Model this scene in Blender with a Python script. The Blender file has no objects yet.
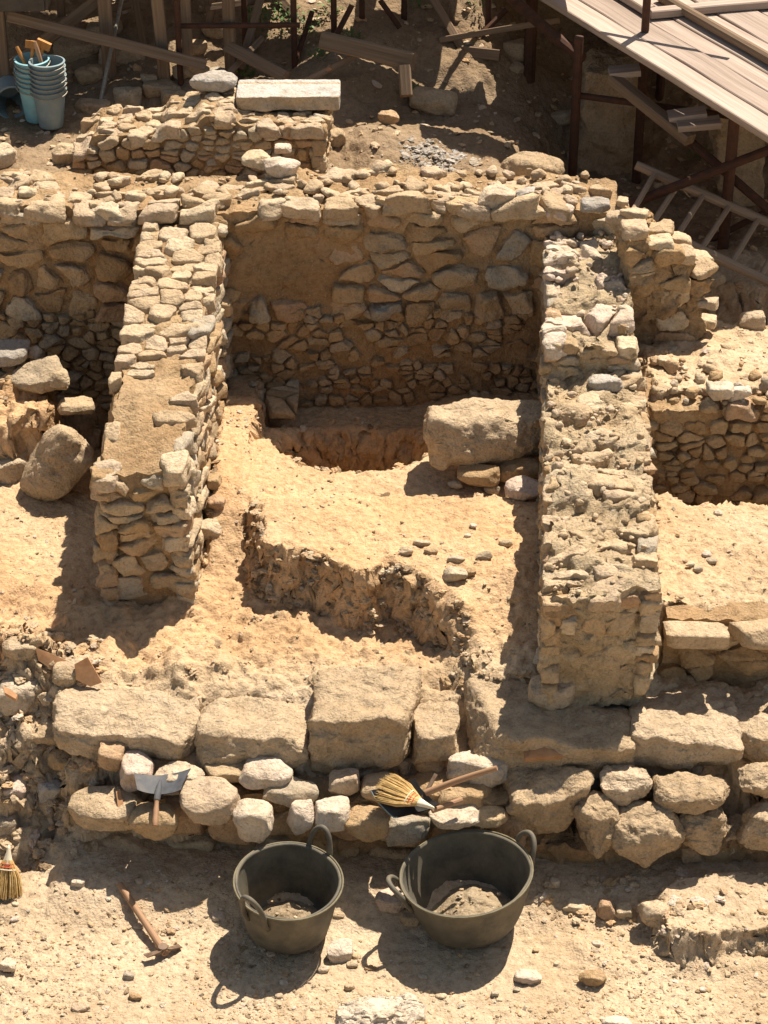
import bpy, math, random
import numpy as np
from mathutils import Vector, Matrix

# ------------------------------------------------------------------ camera, sky, sun, exposure
scene = bpy.context.scene
COL = scene.collection
CAM_F, CAM_T, CAM_H = 2300.0, math.radians(33), 5.7
cam = bpy.data.cameras.new('camera')
cam.sensor_fit = 'VERTICAL'; cam.sensor_height = 36.0; cam.lens = CAM_F * 36.0 / 1024.0
cam.clip_start = 0.1; cam.clip_end = 500
camo = bpy.data.objects.new('camera', cam); COL.objects.link(camo)
camo.location = (0, 0, CAM_H); camo.rotation_euler = (math.pi / 2 - CAM_T, 0, 0)
scene.camera = camo

SUN_EL, SUN_AZ = math.radians(60), math.radians(34)     # azimuth measured from +Y towards +X
world = bpy.data.worlds.new('World'); scene.world = world; world.use_nodes = True
wn = world.node_tree
sky = wn.nodes.new('ShaderNodeTexSky'); sky.sky_type = 'NISHITA'; sky.sun_disc = False
sky.sun_elevation = SUN_EL; sky.sun_rotation = SUN_AZ
bgn = wn.nodes['Background']; bgn.inputs['Strength'].default_value = 0.085
tnt = wn.nodes.new('ShaderNodeMix'); tnt.data_type = 'RGBA'; tnt.blend_type = 'MULTIPLY'; tnt.inputs[0].default_value = 1.0
tnt.inputs[7].default_value = (1.0, 0.85, 0.68, 1)          # warm white balance put into the sky light; the photograph is balanced warm
wn.links.new(sky.outputs[0], tnt.inputs[6]); wn.links.new(tnt.outputs[2], bgn.inputs[0])
sl = bpy.data.lights.new('sun', 'SUN'); sl.energy = 5.0; sl.angle = math.radians(0.5); sl.color = (1.0, 0.905, 0.77)
so = bpy.data.objects.new('sun', sl); COL.objects.link(so)
sdir = Vector((math.cos(SUN_EL) * math.sin(SUN_AZ), math.cos(SUN_EL) * math.cos(SUN_AZ), math.sin(SUN_EL)))
so.rotation_euler = sdir.to_track_quat('Z', 'Y').to_euler(); so.location = sdir * 30
scene.view_settings.view_transform = 'Standard'; scene.view_settings.look = 'None'
scene.view_settings.gamma = 1.0; scene.view_settings.use_curve_mapping = False
scene.view_settings.exposure = 0.84

# ------------------------------------------------------------------ measuring helpers
def ray(px, py):
    u = (px - 384) / CAM_F; v = -(py - 512) / CAM_F
    return np.array((u, math.cos(CAM_T) + v * math.sin(CAM_T), -math.sin(CAM_T) + v * math.cos(CAM_T)))
def at(px, py, z):
    d = ray(px, py); t = (z - CAM_H) / d[2]
    return np.array((d[0] * t, d[1] * t, z))
def atY(px, py, Y):
    d = ray(px, py); t = Y / d[1]
    return np.array((d[0] * t, Y, CAM_H + d[2] * t))
def pxm(p):                                                 # pixels per metre at a point
    return CAM_F / (p[1] * math.cos(CAM_T) + (CAM_H - p[2]) * math.sin(CAM_T))

# ------------------------------------------------------------------ noise
def _h(ix, iy, iz, seed):
    with np.errstate(over='ignore'):
        n = ix.astype(np.uint32) * np.uint32(374761393) + iy.astype(np.uint32) * np.uint32(668265263) \
            + iz.astype(np.uint32) * np.uint32(2246822519) + np.uint32(seed * 3266489917 & 0xffffffff)
        n = (n ^ (n >> np.uint32(13))) * np.uint32(1274126177)
        n = n ^ (n >> np.uint32(16))
    return n.astype(np.float64) * (2.0 / 4294967295.0) - 1.0
def vnoise(P, seed=0):
    P = np.asarray(P, float) + 1000.37
    I = np.floor(P).astype(np.int64); f = P - I
    f = f * f * f * (f * (f * 6 - 15) + 10)
    ix, iy, iz = I[:, 0], I[:, 1], I[:, 2]; fx, fy, fz = f[:, 0], f[:, 1], f[:, 2]
    def c(a, b, d): return _h(ix + a, iy + b, iz + d, seed)
    x00 = c(0,0,0) * (1 - fx) + c(1,0,0) * fx; x10 = c(0,1,0) * (1 - fx) + c(1,1,0) * fx
    x01 = c(0,0,1) * (1 - fx) + c(1,0,1) * fx; x11 = c(0,1,1) * (1 - fx) + c(1,1,1) * fx
    return (x00 * (1 - fy) + x10 * fy) * (1 - fz) + (x01 * (1 - fy) + x11 * fy) * fz
def fbm(P, freq, octv=4, seed=0, gain=0.5):
    P = np.asarray(P, float); r = np.zeros(len(P)); a = 1.0
    for k in range(octv):
        r += a * vnoise(P * freq + 17.3 * k, seed + k * 7); freq *= 2.03; a *= gain
    return r
def vfbm(P, freq, octv=3, seed=0, gain=0.5):
    return np.stack([fbm(P, freq, octv, seed + 31 * k, gain) for k in range(3)], 1)
def sst(x): x = np.clip(x, 0, 1); return x * x * (3 - 2 * x)

# ------------------------------------------------------------------ materials
def nodes(name):
    m = bpy.data.materials.new(name); m.use_nodes = True
    nt = m.node_tree; return m, nt, nt.nodes, nt.links, nt.nodes['Principled BSDF']
def N(nt, t, **kw):
    n = nt.nodes.new(t)
    for k, v in kw.items():
        if k in n.inputs: n.inputs[k].default_value = v
        else: setattr(n, k, v)
    return n
def ramp(nt, cols, fac):
    r = nt.nodes.new('ShaderNodeValToRGB'); cr = r.color_ramp
    while len(cr.elements) < len(cols): cr.elements.new(0.5)
    for e, (p, c) in zip(cr.elements, cols):
        e.position = p; e.color = (*c, 1)
    nt.links.new(fac, r.inputs[0]); return r.outputs[0]
def mixc(nt, a, b, fac, mode='MIX'):
    m = nt.nodes.new('ShaderNodeMix'); m.data_type = 'RGBA'; m.blend_type = mode
    for s, v in ((m.inputs[6], a), (m.inputs[7], b), (m.inputs[0], fac)):
        if hasattr(v, 'is_linked') or isinstance(v, bpy.types.NodeSocket): nt.links.new(v, s)
        elif isinstance(v, (int, float)): s.default_value = v
        else: s.default_value = (*v, 1)
    return m.outputs[2]
def bumps(nt, bs, pos, specs):
    """specs: list of (kind, scale, detail, strength, distance); chained bump nodes"""
    prev = None
    for kind, sc, det, st, di in specs:
        if kind == 'n': t = N(nt, 'ShaderNodeTexNoise', Scale=sc, Detail=det, Roughness=0.62); o = t.outputs[0]
        else: t = N(nt, 'ShaderNodeTexVoronoi', Scale=sc); o = t.outputs['Distance']
        nt.links.new(pos, t.inputs['Vector'])
        b = N(nt, 'ShaderNodeBump', Strength=st, Distance=di)
        if kind == 'v': b.invert = True
        nt.links.new(o, b.inputs['Height'])
        if prev: nt.links.new(prev, b.inputs['Normal'])
        prev = b.outputs[0]
    nt.links.new(prev, bs.inputs['Normal'])

def mat_earth(name, c_dark, c_mid, c_light, speck=0.35, bump=1.0):
    m, nt, nn, ln, bs = nodes(name)
    pos = N(nt, 'ShaderNodeNewGeometry').outputs['Position']
    n1 = N(nt, 'ShaderNodeTexNoise', Scale=2.6, Detail=7, Roughness=0.6); ln.new(pos, n1.inputs['Vector'])
    col = ramp(nt, [(0.30, c_dark), (0.5, c_mid), (0.7, c_light)], n1.outputs[0])
    n2 = N(nt, 'ShaderNodeTexNoise', Scale=38, Detail=6, Roughness=0.7); ln.new(pos, n2.inputs['Vector'])
    k = ramp(nt, [(0.32, (0.72, 0.70, 0.66)), (0.5, (1, 1, 1)), (0.7, (1.16, 1.16, 1.18))], n2.outputs[0])
    col = mixc(nt, col, k, 1.0, 'MULTIPLY')
    v = N(nt, 'ShaderNodeTexVoronoi', Scale=75); ln.new(pos, v.inputs['Vector'])   # grains and tiny chips of stone
    s = ramp(nt, [(0.0, (1, 1, 1)), (0.16, (1, 1, 1)), (0.24, (0, 0, 0))], v.outputs['Distance'])
    vc = ramp(nt, [(0.0, (0.24, 0.17, 0.11)), (0.45, (0.42, 0.31, 0.2)), (0.8, (0.62, 0.54, 0.43))], N(nt, 'ShaderNodeSeparateColor').outputs[0])
    sep = vc.node.inputs[0].links[0].from_node; ln.new(v.outputs['Color'], sep.inputs[0])
    sf = N(nt, 'ShaderNodeMath', operation='MULTIPLY'); ln.new(s, sf.inputs[0]); sf.inputs[1].default_value = speck
    col = mixc(nt, col, vc, sf.outputs[0])
    ta = N(nt, 'ShaderNodeAttribute', attribute_name='tint')                          # soil tint stored per vertex
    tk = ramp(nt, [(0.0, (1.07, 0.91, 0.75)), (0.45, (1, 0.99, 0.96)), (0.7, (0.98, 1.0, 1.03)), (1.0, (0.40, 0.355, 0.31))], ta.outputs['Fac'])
    col = mixc(nt, col, tk, 1.0, 'MULTIPLY')
    ln.new(col, bs.inputs['Base Color']); bs.inputs['Roughness'].default_value = 0.96
    bs.inputs['Specular IOR Level'].default_value = 0.12
    bumps(nt, bs, pos, [('n', 26, 10, min(1, 0.55 * bump), 0.024), ('v', 42, 0, min(1, 0.3 * bump), 0.008), ('n', 120, 6, min(1, 0.6 * bump), 0.009), ('v', 95, 0, 0.3 * bump, 0.005)])
    return m

def mat_stone(name, cols, dust=0.35, bump=1.0, rough=0.9, lichen=0.0):
    m, nt, nn, ln, bs = nodes(name)
    pos = N(nt, 'ShaderNodeNewGeometry').outputs['Position']
    ta = N(nt, 'ShaderNodeAttribute', attribute_name='tint')
    k = len(cols)
    col = ramp(nt, [((i + 0.5) / k, c) for i, c in enumerate(cols)], ta.outputs['Fac'])
    n1 = N(nt, 'ShaderNodeTexNoise', Scale=14, Detail=9, Roughness=0.68); ln.new(pos, n1.inputs['Vector'])
    mul = ramp(nt, [(0.28, (0.66, 0.62, 0.56)), (0.48, (1, 0.99, 0.97)), (0.72, (1.22, 1.2, 1.17))], n1.outputs[0])
    col = mixc(nt, col, mul, 1.0, 'MULTIPLY')
    n3 = N(nt, 'ShaderNodeTexNoise', Scale=6.5, Detail=8, Roughness=0.7); ln.new(pos, n3.inputs['Vector'])
    d = ramp(nt, [(0.45, (0, 0, 0)), (0.62, (dust, dust, dust))], n3.outputs[0])
    col = mixc(nt, col, (0.47, 0.34, 0.205), d)
    if lichen:
        n5 = N(nt, 'ShaderNodeTexNoise', Scale=24, Detail=9, Roughness=0.75); ln.new(pos, n5.inputs['Vector'])
        col = mixc(nt, col, (0.32, 0.275, 0.215), ramp(nt, [(0.52, (0, 0, 0)), (0.64, (lichen,) * 3)], n5.outputs[0]))
    n4 = N(nt, 'ShaderNodeTexNoise', Scale=90, Detail=4, Roughness=0.7); ln.new(pos, n4.inputs['Vector'])
    mul2 = ramp(nt, [(0.3, (0.7, 0.68, 0.66)), (0.47, (1, 1, 1)), (0.75, (1.14, 1.14, 1.14))], n4.outputs[0])
    col = mixc(nt, col, mul2, 1.0, 'MULTIPLY')
    ln.new(col, bs.inputs['Base Color']); bs.inputs['Roughness'].default_value = rough
    bs.inputs['Specular IOR Level'].default_value = 0.18
    bumps(nt, bs, pos, [('n', 20, 11, min(1, 0.75 * bump), 0.03), ('v', 34, 0, 0.22 * bump, 0.010), ('n', 100, 7, min(1, 0.8 * bump), 0.009)])
    return m

def mat_wood(name, c1, c2, axis_scale=(75, 2.2, 75), bump=0.5, rough=0.85):
    m, nt, nn, ln, bs = nodes(name)
    tc = N(nt, 'ShaderNodeAttribute', attribute_name='grain')
    mp = N(nt, 'ShaderNodeMapping'); mp.inputs['Scale'].default_value = axis_scale; ln.new(tc.outputs['Vector'], mp.inputs[0])
    n1 = N(nt, 'ShaderNodeTexNoise', Scale=1.0, Detail=8, Roughness=0.65); ln.new(mp.outputs[0], n1.inputs['Vector'])
    col = ramp(nt, [(0.3, c1), (0.68, c2)], n1.outputs[0])
    n2 = N(nt, 'ShaderNodeTexNoise', Scale=0.2, Detail=5); ln.new(mp.outputs[0], n2.inputs['Vector'])
    col = mixc(nt, col, ramp(nt, [(0.3, (0.75, 0.74, 0.72)), (0.6, (1.05, 1.05, 1.05))], n2.outputs[0]), 1.0, 'MULTIPLY')
    ta = N(nt, 'ShaderNodeAttribute', attribute_name='tint')
    col = mixc(nt, col, ramp(nt, [(0, (0.78, 0.76, 0.74)), (1, (1.12, 1.1, 1.08))], ta.outputs['Fac']), 1.0, 'MULTIPLY')
    ln.new(col, bs.inputs['Base Color']); bs.inputs['Roughness'].default_value = rough
    bs.inputs['Specular IOR Level'].default_value = 0.2
    b = N(nt, 'ShaderNodeBump', Strength=bump, Distance=0.006); ln.new(n1.outputs[0], b.inputs['Height']); ln.new(b.outputs[0], bs.inputs['Normal'])
    return m

def mat_plain(name, c1, c2, scale=20, rough=0.5, metal=0.0, bump=0.15, spec=0.4, dusty=None, dustamt=0.5):
    m, nt, nn, ln, bs = nodes(name)
    pos = N(nt, 'ShaderNodeNewGeometry').outputs['Position']
    n1 = N(nt, 'ShaderNodeTexNoise', Scale=scale, Detail=7, Roughness=0.65); ln.new(pos, n1.inputs['Vector'])
    col = ramp(nt, [(0.35, c1), (0.65, c2)], n1.outputs[0])
    rr = ramp(nt, [(0.3, (rough * 0.8,) * 3), (0.7, (min(1, rough * 1.25),) * 3)], n1.outputs[0])
    if dusty:
        n3 = N(nt, 'ShaderNodeTexNoise', Scale=scale * 0.45, Detail=8, Roughness=0.72); ln.new(pos, n3.inputs['Vector'])
        col = mixc(nt, col, dusty, ramp(nt, [(0.42, (0, 0, 0)), (0.72, (dustamt,) * 3)], n3.outputs[0]))
    ln.new(col, bs.inputs['Base Color']); ln.new(rr, bs.inputs['Roughness'])
    bs.inputs['Metallic'].default_value = metal; bs.inputs['Specular IOR Level'].default_value = spec
    bumps(nt, bs, pos, [('n', scale * 4, 5, bump, 0.003)])
    return m

M_EARTH = mat_earth('dry_earth', (0.42, 0.305, 0.19), (0.51, 0.382, 0.25), (0.57, 0.445, 0.305), 0.28, 1.15)
M_MORTAR = mat_earth('earth_mortar', (0.27, 0.175, 0.095), (0.35, 0.235, 0.13), (0.43, 0.305, 0.18), 0.4, 1.3)
M_LIME = mat_earth('lime_concretion', (0.36, 0.265, 0.16), (0.46, 0.355, 0.23), (0.53, 0.43, 0.30), 0.45, 1.6)
M_SOIL = mat_earth('heaped_soil', (0.24, 0.18, 0.115), (0.31, 0.235, 0.15), (0.38, 0.3, 0.2), 0.5)
STONE_COLS = [(0.34, 0.225, 0.12), (0.42, 0.295, 0.165), (0.37, 0.30, 0.215), (0.48, 0.35, 0.21), (0.41, 0.265, 0.165), (0.50, 0.40, 0.27), (0.36, 0.325, 0.27), (0.58, 0.48, 0.345)]
M_STONE = mat_stone('field_stone', STONE_COLS, 0.5)
M_CAP = mat_stone('cap_stone', [(0.43, 0.32, 0.205), (0.49, 0.375, 0.245), (0.46, 0.355, 0.255), (0.54, 0.435, 0.30)], 0.45)
M_BLOCK = mat_stone('limestone_block', [(0.45, 0.335, 0.215), (0.51, 0.39, 0.26), (0.56, 0.445, 0.32)], 0.5, 1.35, lichen=0.4)
M_PALE = mat_stone('pale_stone', [(0.52, 0.42, 0.31), (0.6, 0.51, 0.41), (0.56, 0.44, 0.36)], 0.25, lichen=0.3)
M_GREY = mat_stone('grey_stone', [(0.34, 0.305, 0.265), (0.42, 0.385, 0.345)], 0.2)
M_MARBLE = mat_stone('marble', [(0.42, 0.385, 0.345), (0.5, 0.465, 0.43)], 0.25, 1.0, 0.75)
M_TERRA = mat_plain('terracotta', (0.30, 0.15, 0.07), (0.42, 0.23, 0.12), 25, 0.9, spec=0.1, dusty=(0.45, 0.33, 0.2), dustamt=0.4)
M_PLANK = mat_wood('weathered_plank', (0.29, 0.225, 0.185), (0.44, 0.36, 0.305))
M_TIMBER = mat_wood('old_timber', (0.16, 0.108, 0.07), (0.29, 0.21, 0.145))
M_LADDER = mat_wood('ladder_wood', (0.23, 0.17, 0.12), (0.38, 0.295, 0.22))
M_TOOLWOOD = mat_wood('tool_handle_wood', (0.32, 0.185, 0.105), (0.43, 0.27, 0.165), rough=0.6)
M_RUST = mat_plain('rusty_steel', (0.05, 0.025, 0.017), (0.115, 0.052, 0.03), 30, 0.8, 0.3)
M_IRON = mat_plain('worn_iron', (0.12, 0.075, 0.05), (0.22, 0.15, 0.1), 40, 0.6, 0.3)
M_STEEL = mat_plain('dark_blade_steel', (0.045, 0.047, 0.055), (0.085, 0.09, 0.10), 25, 0.7, 0.0, dusty=(0.35, 0.27, 0.18), dustamt=0.25)
M_RUBBER = mat_plain('black_rubber', (0.058, 0.053, 0.042), (0.105, 0.095, 0.073), 11, 0.68, 0.0, 0.2, 0.35, dusty=(0.24, 0.195, 0.125), dustamt=0.7)
M_RIM = mat_plain('pale_rubber_rim', (0.10, 0.085, 0.05), (0.19, 0.16, 0.095), 30, 0.6, spec=0.3)  # rim tone lighter than the bucket body
M_BLUE = mat_plain('pale_blue_plastic', (0.17, 0.40, 0.46), (0.25, 0.52, 0.58), 12, 0.5, dusty=(0.4, 0.34, 0.26), dustamt=0.35)
M_GREYB = mat_plain('grey_plastic', (0.16, 0.235, 0.26), (0.23, 0.31, 0.335), 12, 0.5, dusty=(0.36, 0.3, 0.22), dustamt=0.35)
M_WIRE = mat_plain('bail_wire', (0.25, 0.22, 0.17), (0.4, 0.36, 0.3), 60, 0.5, 0.5)
M_STRAW = mat_plain('straw', (0.42, 0.26, 0.09), (0.66, 0.46, 0.2), 60, 0.75, spec=0.2)
M_PALESTRAW = mat_plain('broom_neck', (0.62, 0.53, 0.38), (0.78, 0.7, 0.55), 60, 0.75, spec=0.2)
M_RED = mat_plain('red_string', (0.5, 0.06, 0.03), (0.6, 0.1, 0.05), 60, 0.8)
M_PLASTIC = mat_plain('black_plastic', (0.018, 0.018, 0.02), (0.03, 0.03, 0.033), 20, 0.4, dusty=(0.3, 0.24, 0.16), dustamt=0.15)
M_ORANGE = mat_wood('orange_wood', (0.45, 0.2, 0.06), (0.6, 0.3, 0.1), rough=0.55)
M_LEAF = mat_plain('leaf', (0.05, 0.12, 0.025), (0.12, 0.21, 0.05), 40, 0.6)

# ------------------------------------------------------------------ mesh builder
class MB:
    def __init__(s): s.V = []; s.F = []; s.M = []; s.T = []; s.G = []; s.n = 0; s.hasg = False
    def add(s, V, F, mat=0, tint=0.5, grain=None):
        V = np.asarray(V, float); F = np.asarray(F, int)
        s.V.append(V); s.F.append(F + s.n); s.M.append(np.full(len(F), mat))
        s.T.append(np.broadcast_to(np.asarray(tint, float), (len(V),)))
        if grain is not None: s.hasg = True
        s.G.append(V if grain is None else grain); s.n += len(V)
    def build(s, name, mats, parent=None, loc=None, smooth=True, angle=None):
        V = np.concatenate(s.V); T = np.concatenate(s.T)
        if loc is not None: V = V - np.asarray(loc, float)
        me = bpy.data.meshes.new(name)
        me.vertices.add(len(V)); me.vertices.foreach_set('co', V.ravel())
        nl = sum(f.size for f in s.F); np_ = sum(len(f) for f in s.F)
        me.loops.add(nl); me.loops.foreach_set('vertex_index', np.concatenate([f.ravel() for f in s.F]).astype(np.int32))
        tot = np.concatenate([np.full(len(f), f.shape[1]) for f in s.F])
        st = np.concatenate([[0], np.cumsum(tot)[:-1]])
        me.polygons.add(np_); me.polygons.foreach_set('loop_start', st.astype(np.int32))
        mats = mats if isinstance(mats, (list, tuple)) else [mats]
        for m in mats: me.materials.append(m)
        me.polygons.foreach_set('material_index', np.concatenate(s.M).astype(np.int32))
        me.update(calc_edges=True); me.validate()
        a = me.attributes.new('tint', 'FLOAT', 'POINT'); a.data.foreach_set('value', T.astype(np.float32))
        if s.hasg:
            g = me.attributes.new('grain', 'FLOAT_VECTOR', 'POINT'); g.data.foreach_set('vector', np.concatenate(s.G).astype(np.float32).ravel())
        me.polygons.foreach_set('use_smooth', np.full(len(me.polygons), smooth))
        if angle is not None: me.set_sharp_from_angle(angle=math.radians(angle))
        o = bpy.data.objects.new(name, me); COL.objects.link(o)
        if parent is not None: o.parent = parent
        if loc is not None: o.location = loc
        return o
def tag(o, label=None, cat=None, group=None, kind=None):
    if label: o['label'] = label
    if cat: o['category'] = cat
    if group: o['group'] = group
    if kind: o['kind'] = kind
    return o
def empty(name, loc, label, cat, group=None):
    o = bpy.data.objects.new(name, None); COL.objects.link(o); o.location = loc; o.empty_display_size = 0.05
    return tag(o, label, cat, group)

_cs = {}
def csphere(n):                                              # unit cube-sphere, shared verts
    if n in _cs: return _cs[n]
    key = {}; V = []; F = []
    lin = np.tan(np.linspace(-1, 1, n + 1) * math.pi / 4)
    for ax in range(3):
        for sg in (-1, 1):
            ids = np.zeros((n + 1, n + 1), int)
            for i in range(n + 1):
                for j in range(n + 1):
                    p = [0, 0, 0]; p[ax] = sg; p[(ax + 1) % 3] = lin[i]; p[(ax + 2) % 3] = lin[j]
                    k = tuple(round(c, 5) for c in p)
                    if k not in key: key[k] = len(V); V.append(p)
                    ids[i, j] = key[k]
            for i in range(n):
                for j in range(n):
                    q = [ids[i, j], ids[i + 1, j], ids[i + 1, j + 1], ids[i, j + 1]]
                    F.append(q if sg > 0 else q[::-1])
    V = np.array(V, float); V /= np.linalg.norm(V, axis=1)[:, None]
    _cs[n] = (V, np.array(F)); return _cs[n]
def hull(ext, Nn, Hh, p, n):
    """star-shaped soft intersection of half-spaces"""
    D, F = csphere(n); Q = D * np.asarray(ext)
    dn = Q @ Nn.T / Hh                                        # 1/t for each plane
    dn = np.maximum(dn, 1e-6)
    t = (dn ** p).sum(1) ** (-1.0 / p)
    return Q * t[:, None], F
def unit(v): v = np.asarray(v, float); return v / np.linalg.norm(v)
def rock(ext, rng, p=14, chips=7, n=8, rough=0.05, tilt=0.16, freq=None, fine=0.012, seedv=None, cut=(0.62, 0.9), box=False):
    ext = np.asarray(ext, float); Nn = []; Hh = []
    if not box:
        for _ in range(15):
            v = unit(rng.normal(0, 1, 3)); Nn.append(v); Hh.append((0.62 * np.sqrt(((v * ext) ** 2).sum()) + 0.38 * (np.abs(v) * ext).sum() * 0.8) * rng.uniform(0.8, 1.02))
    for ax in range(3):
        for sg in (-1, 1):
            v = np.zeros(3); v[ax] = sg; v = unit(v + rng.normal(0, tilt, 3)); Nn.append(v); Hh.append(abs(v[ax]) * ext[ax] * rng.uniform(0.88, 1.02))
    for _ in range(chips):
        v = unit(rng.normal(0, 1, 3) / ext ** 0.6); s = np.sqrt(((np.abs(v) * ext) ** 2).sum()) * 0.35 + (np.abs(v) * ext).sum() * 0.65
        Nn.append(v); Hh.append(s * rng.uniform(*cut))
    V, F = hull(ext, np.array(Nn), np.array(Hh), p * 1.6, n)
    s = (ext.prod()) ** (1 / 3.0); sd = int(rng.integers(1, 9999)) if seedv is None else seedv
    V = V + vfbm(V, (freq or 1.3) / s, 5, sd, 0.62) * s * rough * 1.25
    if fine: V = V + vfbm(V, 90, 2, sd + 5) * fine * s * 0.6
    return V, F
def rotz(V, a):
    c, s = math.cos(a), math.sin(a); V = np.asarray(V)
    return np.stack([V[:, 0] * c - V[:, 1] * s, V[:, 0] * s + V[:, 1] * c, V[:, 2]], 1)
def roty(V, a):
    c, s = math.cos(a), math.sin(a)
    return np.stack([V[:, 0] * c + V[:, 2] * s, V[:, 1], -V[:, 0] * s + V[:, 2] * c], 1)
def rotx(V, a):
    c, s = math.cos(a), math.sin(a)
    return np.stack([V[:, 0], V[:, 1] * c - V[:, 2] * s, V[:, 1] * s + V[:, 2] * c], 1)

# ------------------------------------------------------------------ terrain height
def sdpoly(P, poly):                                         # signed distance, positive inside
    poly = np.asarray(poly, float); d = np.full(len(P), 1e9); inside = np.zeros(len(P), bool)
    k = len(poly)
    for i in range(k):
        a = poly[i]; b = poly[(i + 1) % k]; e = b - a; w = P - a
        t = np.clip((w @ e) / (e @ e), 0, 1); q = w - t[:, None] * e
        d = np.minimum(d, np.hypot(q[:, 0], q[:, 1]))
        c1 = (a[1] <= P[:, 1]) & (b[1] > P[:, 1]); c2 = (a[1] > P[:, 1]) & (b[1] <= P[:, 1])
        cr = e[0] * w[:, 1] - e[1] * w[:, 0]
        inside ^= (c1 & (cr > 0)) | (c2 & (cr < 0))
    return np.where(inside, d, -d)
def pp(z, *pts): return np.array([at(x, y, z)[:2] for x, y in pts])
POLY_BENCH = pp(0.75, (236, 468), (250, 500), (252, 548), (300, 555), (340, 568), (368, 572), (384, 562), (415, 576), (440, 590), (466, 610), (490, 634), (560, 640), (560, 420), (215, 420))
POLY_RFLOOR = pp(0.765, (640, 608), (690, 611), (1100, 609), (1100, 520), (768, 503), (640, 488))
POLY_CROSS = np.array([(1.0, 8.0), (1.25, 8.0), (1.6, 8.03), (3.2, 8.07), (3.2, 8.75), (1.45, 8.78), (1.0, 8.85)])
POLY_FORE = pp(0.1, (648, 905), (668, 872), (768, 868), (1000, 868), (1000, 945), (768, 938), (700, 945), (655, 930))
POLY_FORE2 = pp(0.05, (580, 925), (700, 940), (1000, 950), (1000, 985), (768, 975), (640, 965), (585, 955))
POLY_BANK = np.array([(-1.13, 6.56), (-1.13, 6.75), (-1.16, 6.95), (-1.25, 7.05), (-2.4, 7.1), (-3, 6.7), (-2.2, 6.6), (-1.3, 6.58)])
POLY_MOUND = pp(0.85, (-60, 375), (30, 352), (85, 362), (95, 390), (75, 402), (20, 412), (-60, 416))
POLY_RECESS = np.array([(-1.36, 8.15), (-1.0, 8.05), (-1.0, 8.9), (-1.5, 8.9)])
PIT = (-0.12, 8.36, 0.345)
def T(x, y):
    x = np.atleast_1d(np.asarray(x, float)); y = np.atleast_1d(np.asarray(y, float))
    P3 = np.stack([x, y, np.zeros_like(x)], 1)
    j1 = fbm(P3, 4.5, 4, 11); j2 = fbm(P3, 4.5, 4, 23); jf = fbm(P3, 22, 3, 31)
    xj = x + 0.032 * j1; yj = y + 0.032 * j2
    P = np.stack([xj, yj], 1)
    low = fbm(P3, 1.3, 3, 5); mid = fbm(P3, 7, 4, 7); hi = fbm(P3, 26, 4, 9, 0.6)
    h = 0.012 * low - 0.02 * sst((5.9 - y) / 1.0) + 0.045 * sst((y - 6.0) / 0.25) * 1.5
    def put(h, w, z): return h * (1 - w) + z * w
    h = put(h, sst((yj - 6.43) / 0.12), 0.36 + 0.02 * mid)
    h = put(h, sst((yj - 6.62) / 0.16), 0.47 + 0.01 * mid)
    # broken earth ledge on the right of the foreground
    h = np.maximum(h, 0.11 * sst(sdpoly(P, POLY_FORE) / 0.07 + 0.3) + 0 * h)
    h = h + 0.035 * sst(sdpoly(P, POLY_FORE2) / 0.12 + 0.3) * (0.7 + 0.6 * mid)
    fl = 0.50 + 0.06 * sst((y - 7.0) / 1.6) - 0.02 * sst((-0.85 - x) / 0.1)
    h = put(h, sst((y - 6.70) / 0.2), fl)
    h = h + 0.07 * sst((x - 0.12) / 0.25) * sst((y - 6.74) / 0.2) * (1 - sst((x - 0.7) / 0.1)) * (y < 9)
    # the higher earth in the middle of the room
    rough_tr = sst((y - 6.72) / 0.1) * (1 - sst((y - 7.3) / 0.3))
    h = h + rough_tr * (0.03 * mid + 0.04 * low)
    h = np.maximum(h, put(h, sst(sdpoly(P, POLY_BENCH) / 0.09 + 0.4), 0.74 + 0.012 * low - 0.045 * sst((yj - 7.74) / 0.06) - 0.04 * sst((y - 8.1) / 0.7) - 0.17 * sst((7.3 - y) / 0.45) * sst((x - 0.2) / 0.25)))
    side = sst((x + 0.78) / 0.1) * (1 - sst((x + 0.56) / 0.06)) * sst((y - 7.35) / 0.6)
    h = np.where((side > 0.01) & (y < 8.95), np.maximum(h, 0.48 + 0.24 * side), h)
    h = h - 0.08 * sst((y - 8.55) / 0.2) * (x > -0.72) * (x < 0.7)
    r = np.hypot(x - PIT[0] + 0.02 * j1, (y - PIT[1] + 0.02 * j2))
    h = put(h, sst((PIT[2] - r) / 0.17 + 0.2), 0.06 + 0.03 * mid)
    # left room
    h = np.where(x < -0.9, h, h)
    bank = sst((-1.13 - xj) / 0.10) * (1 - sst((yj - 6.95) / 0.3))
    h = put(h, bank, 0.02 + 0.54 * np.clip((yj - 6.40) / 0.52, 0, 1) + (0.07 * mid + 0.02 * hi) * sst((y - 6.3) / 0.3))
    h = put(h, sst(sdpoly(P, POLY_MOUND) / 0.14 + 0.3), 0.80 + 0.05 * mid)
    h = put(h, sst(sdpoly(P, POLY_RECESS) / 0.08 + 0.3), 0.30)
    # right room
    h = np.maximum(h, put(h, sst(sdpoly(P, POLY_RFLOOR) / 0.06 + 0.2), 0.765 + 0.008 * low))
    w = sst((x - 0.98) / 0.06) * sst((y - 7.74) / 0.04) * (1 - sst((y - 7.93) / 0.05))
    h = put(h, w, 0.55)
    h = put(h, sst(sdpoly(P, POLY_CROSS) / 0.08 + 0.2), 1.06 - 0.06 * sst((y - 8.2) / 0.4) + 0.018 * mid)
    # ground behind the back wall, lower under the platform
    low_r = sst((x - 0.45) / 0.6)
    zb = 1.28 - 0.36 * low_r
    w = sst((y - 9.05) / 0.2)
    h = put(h, w, zb + 0.02 * mid * w)
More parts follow.
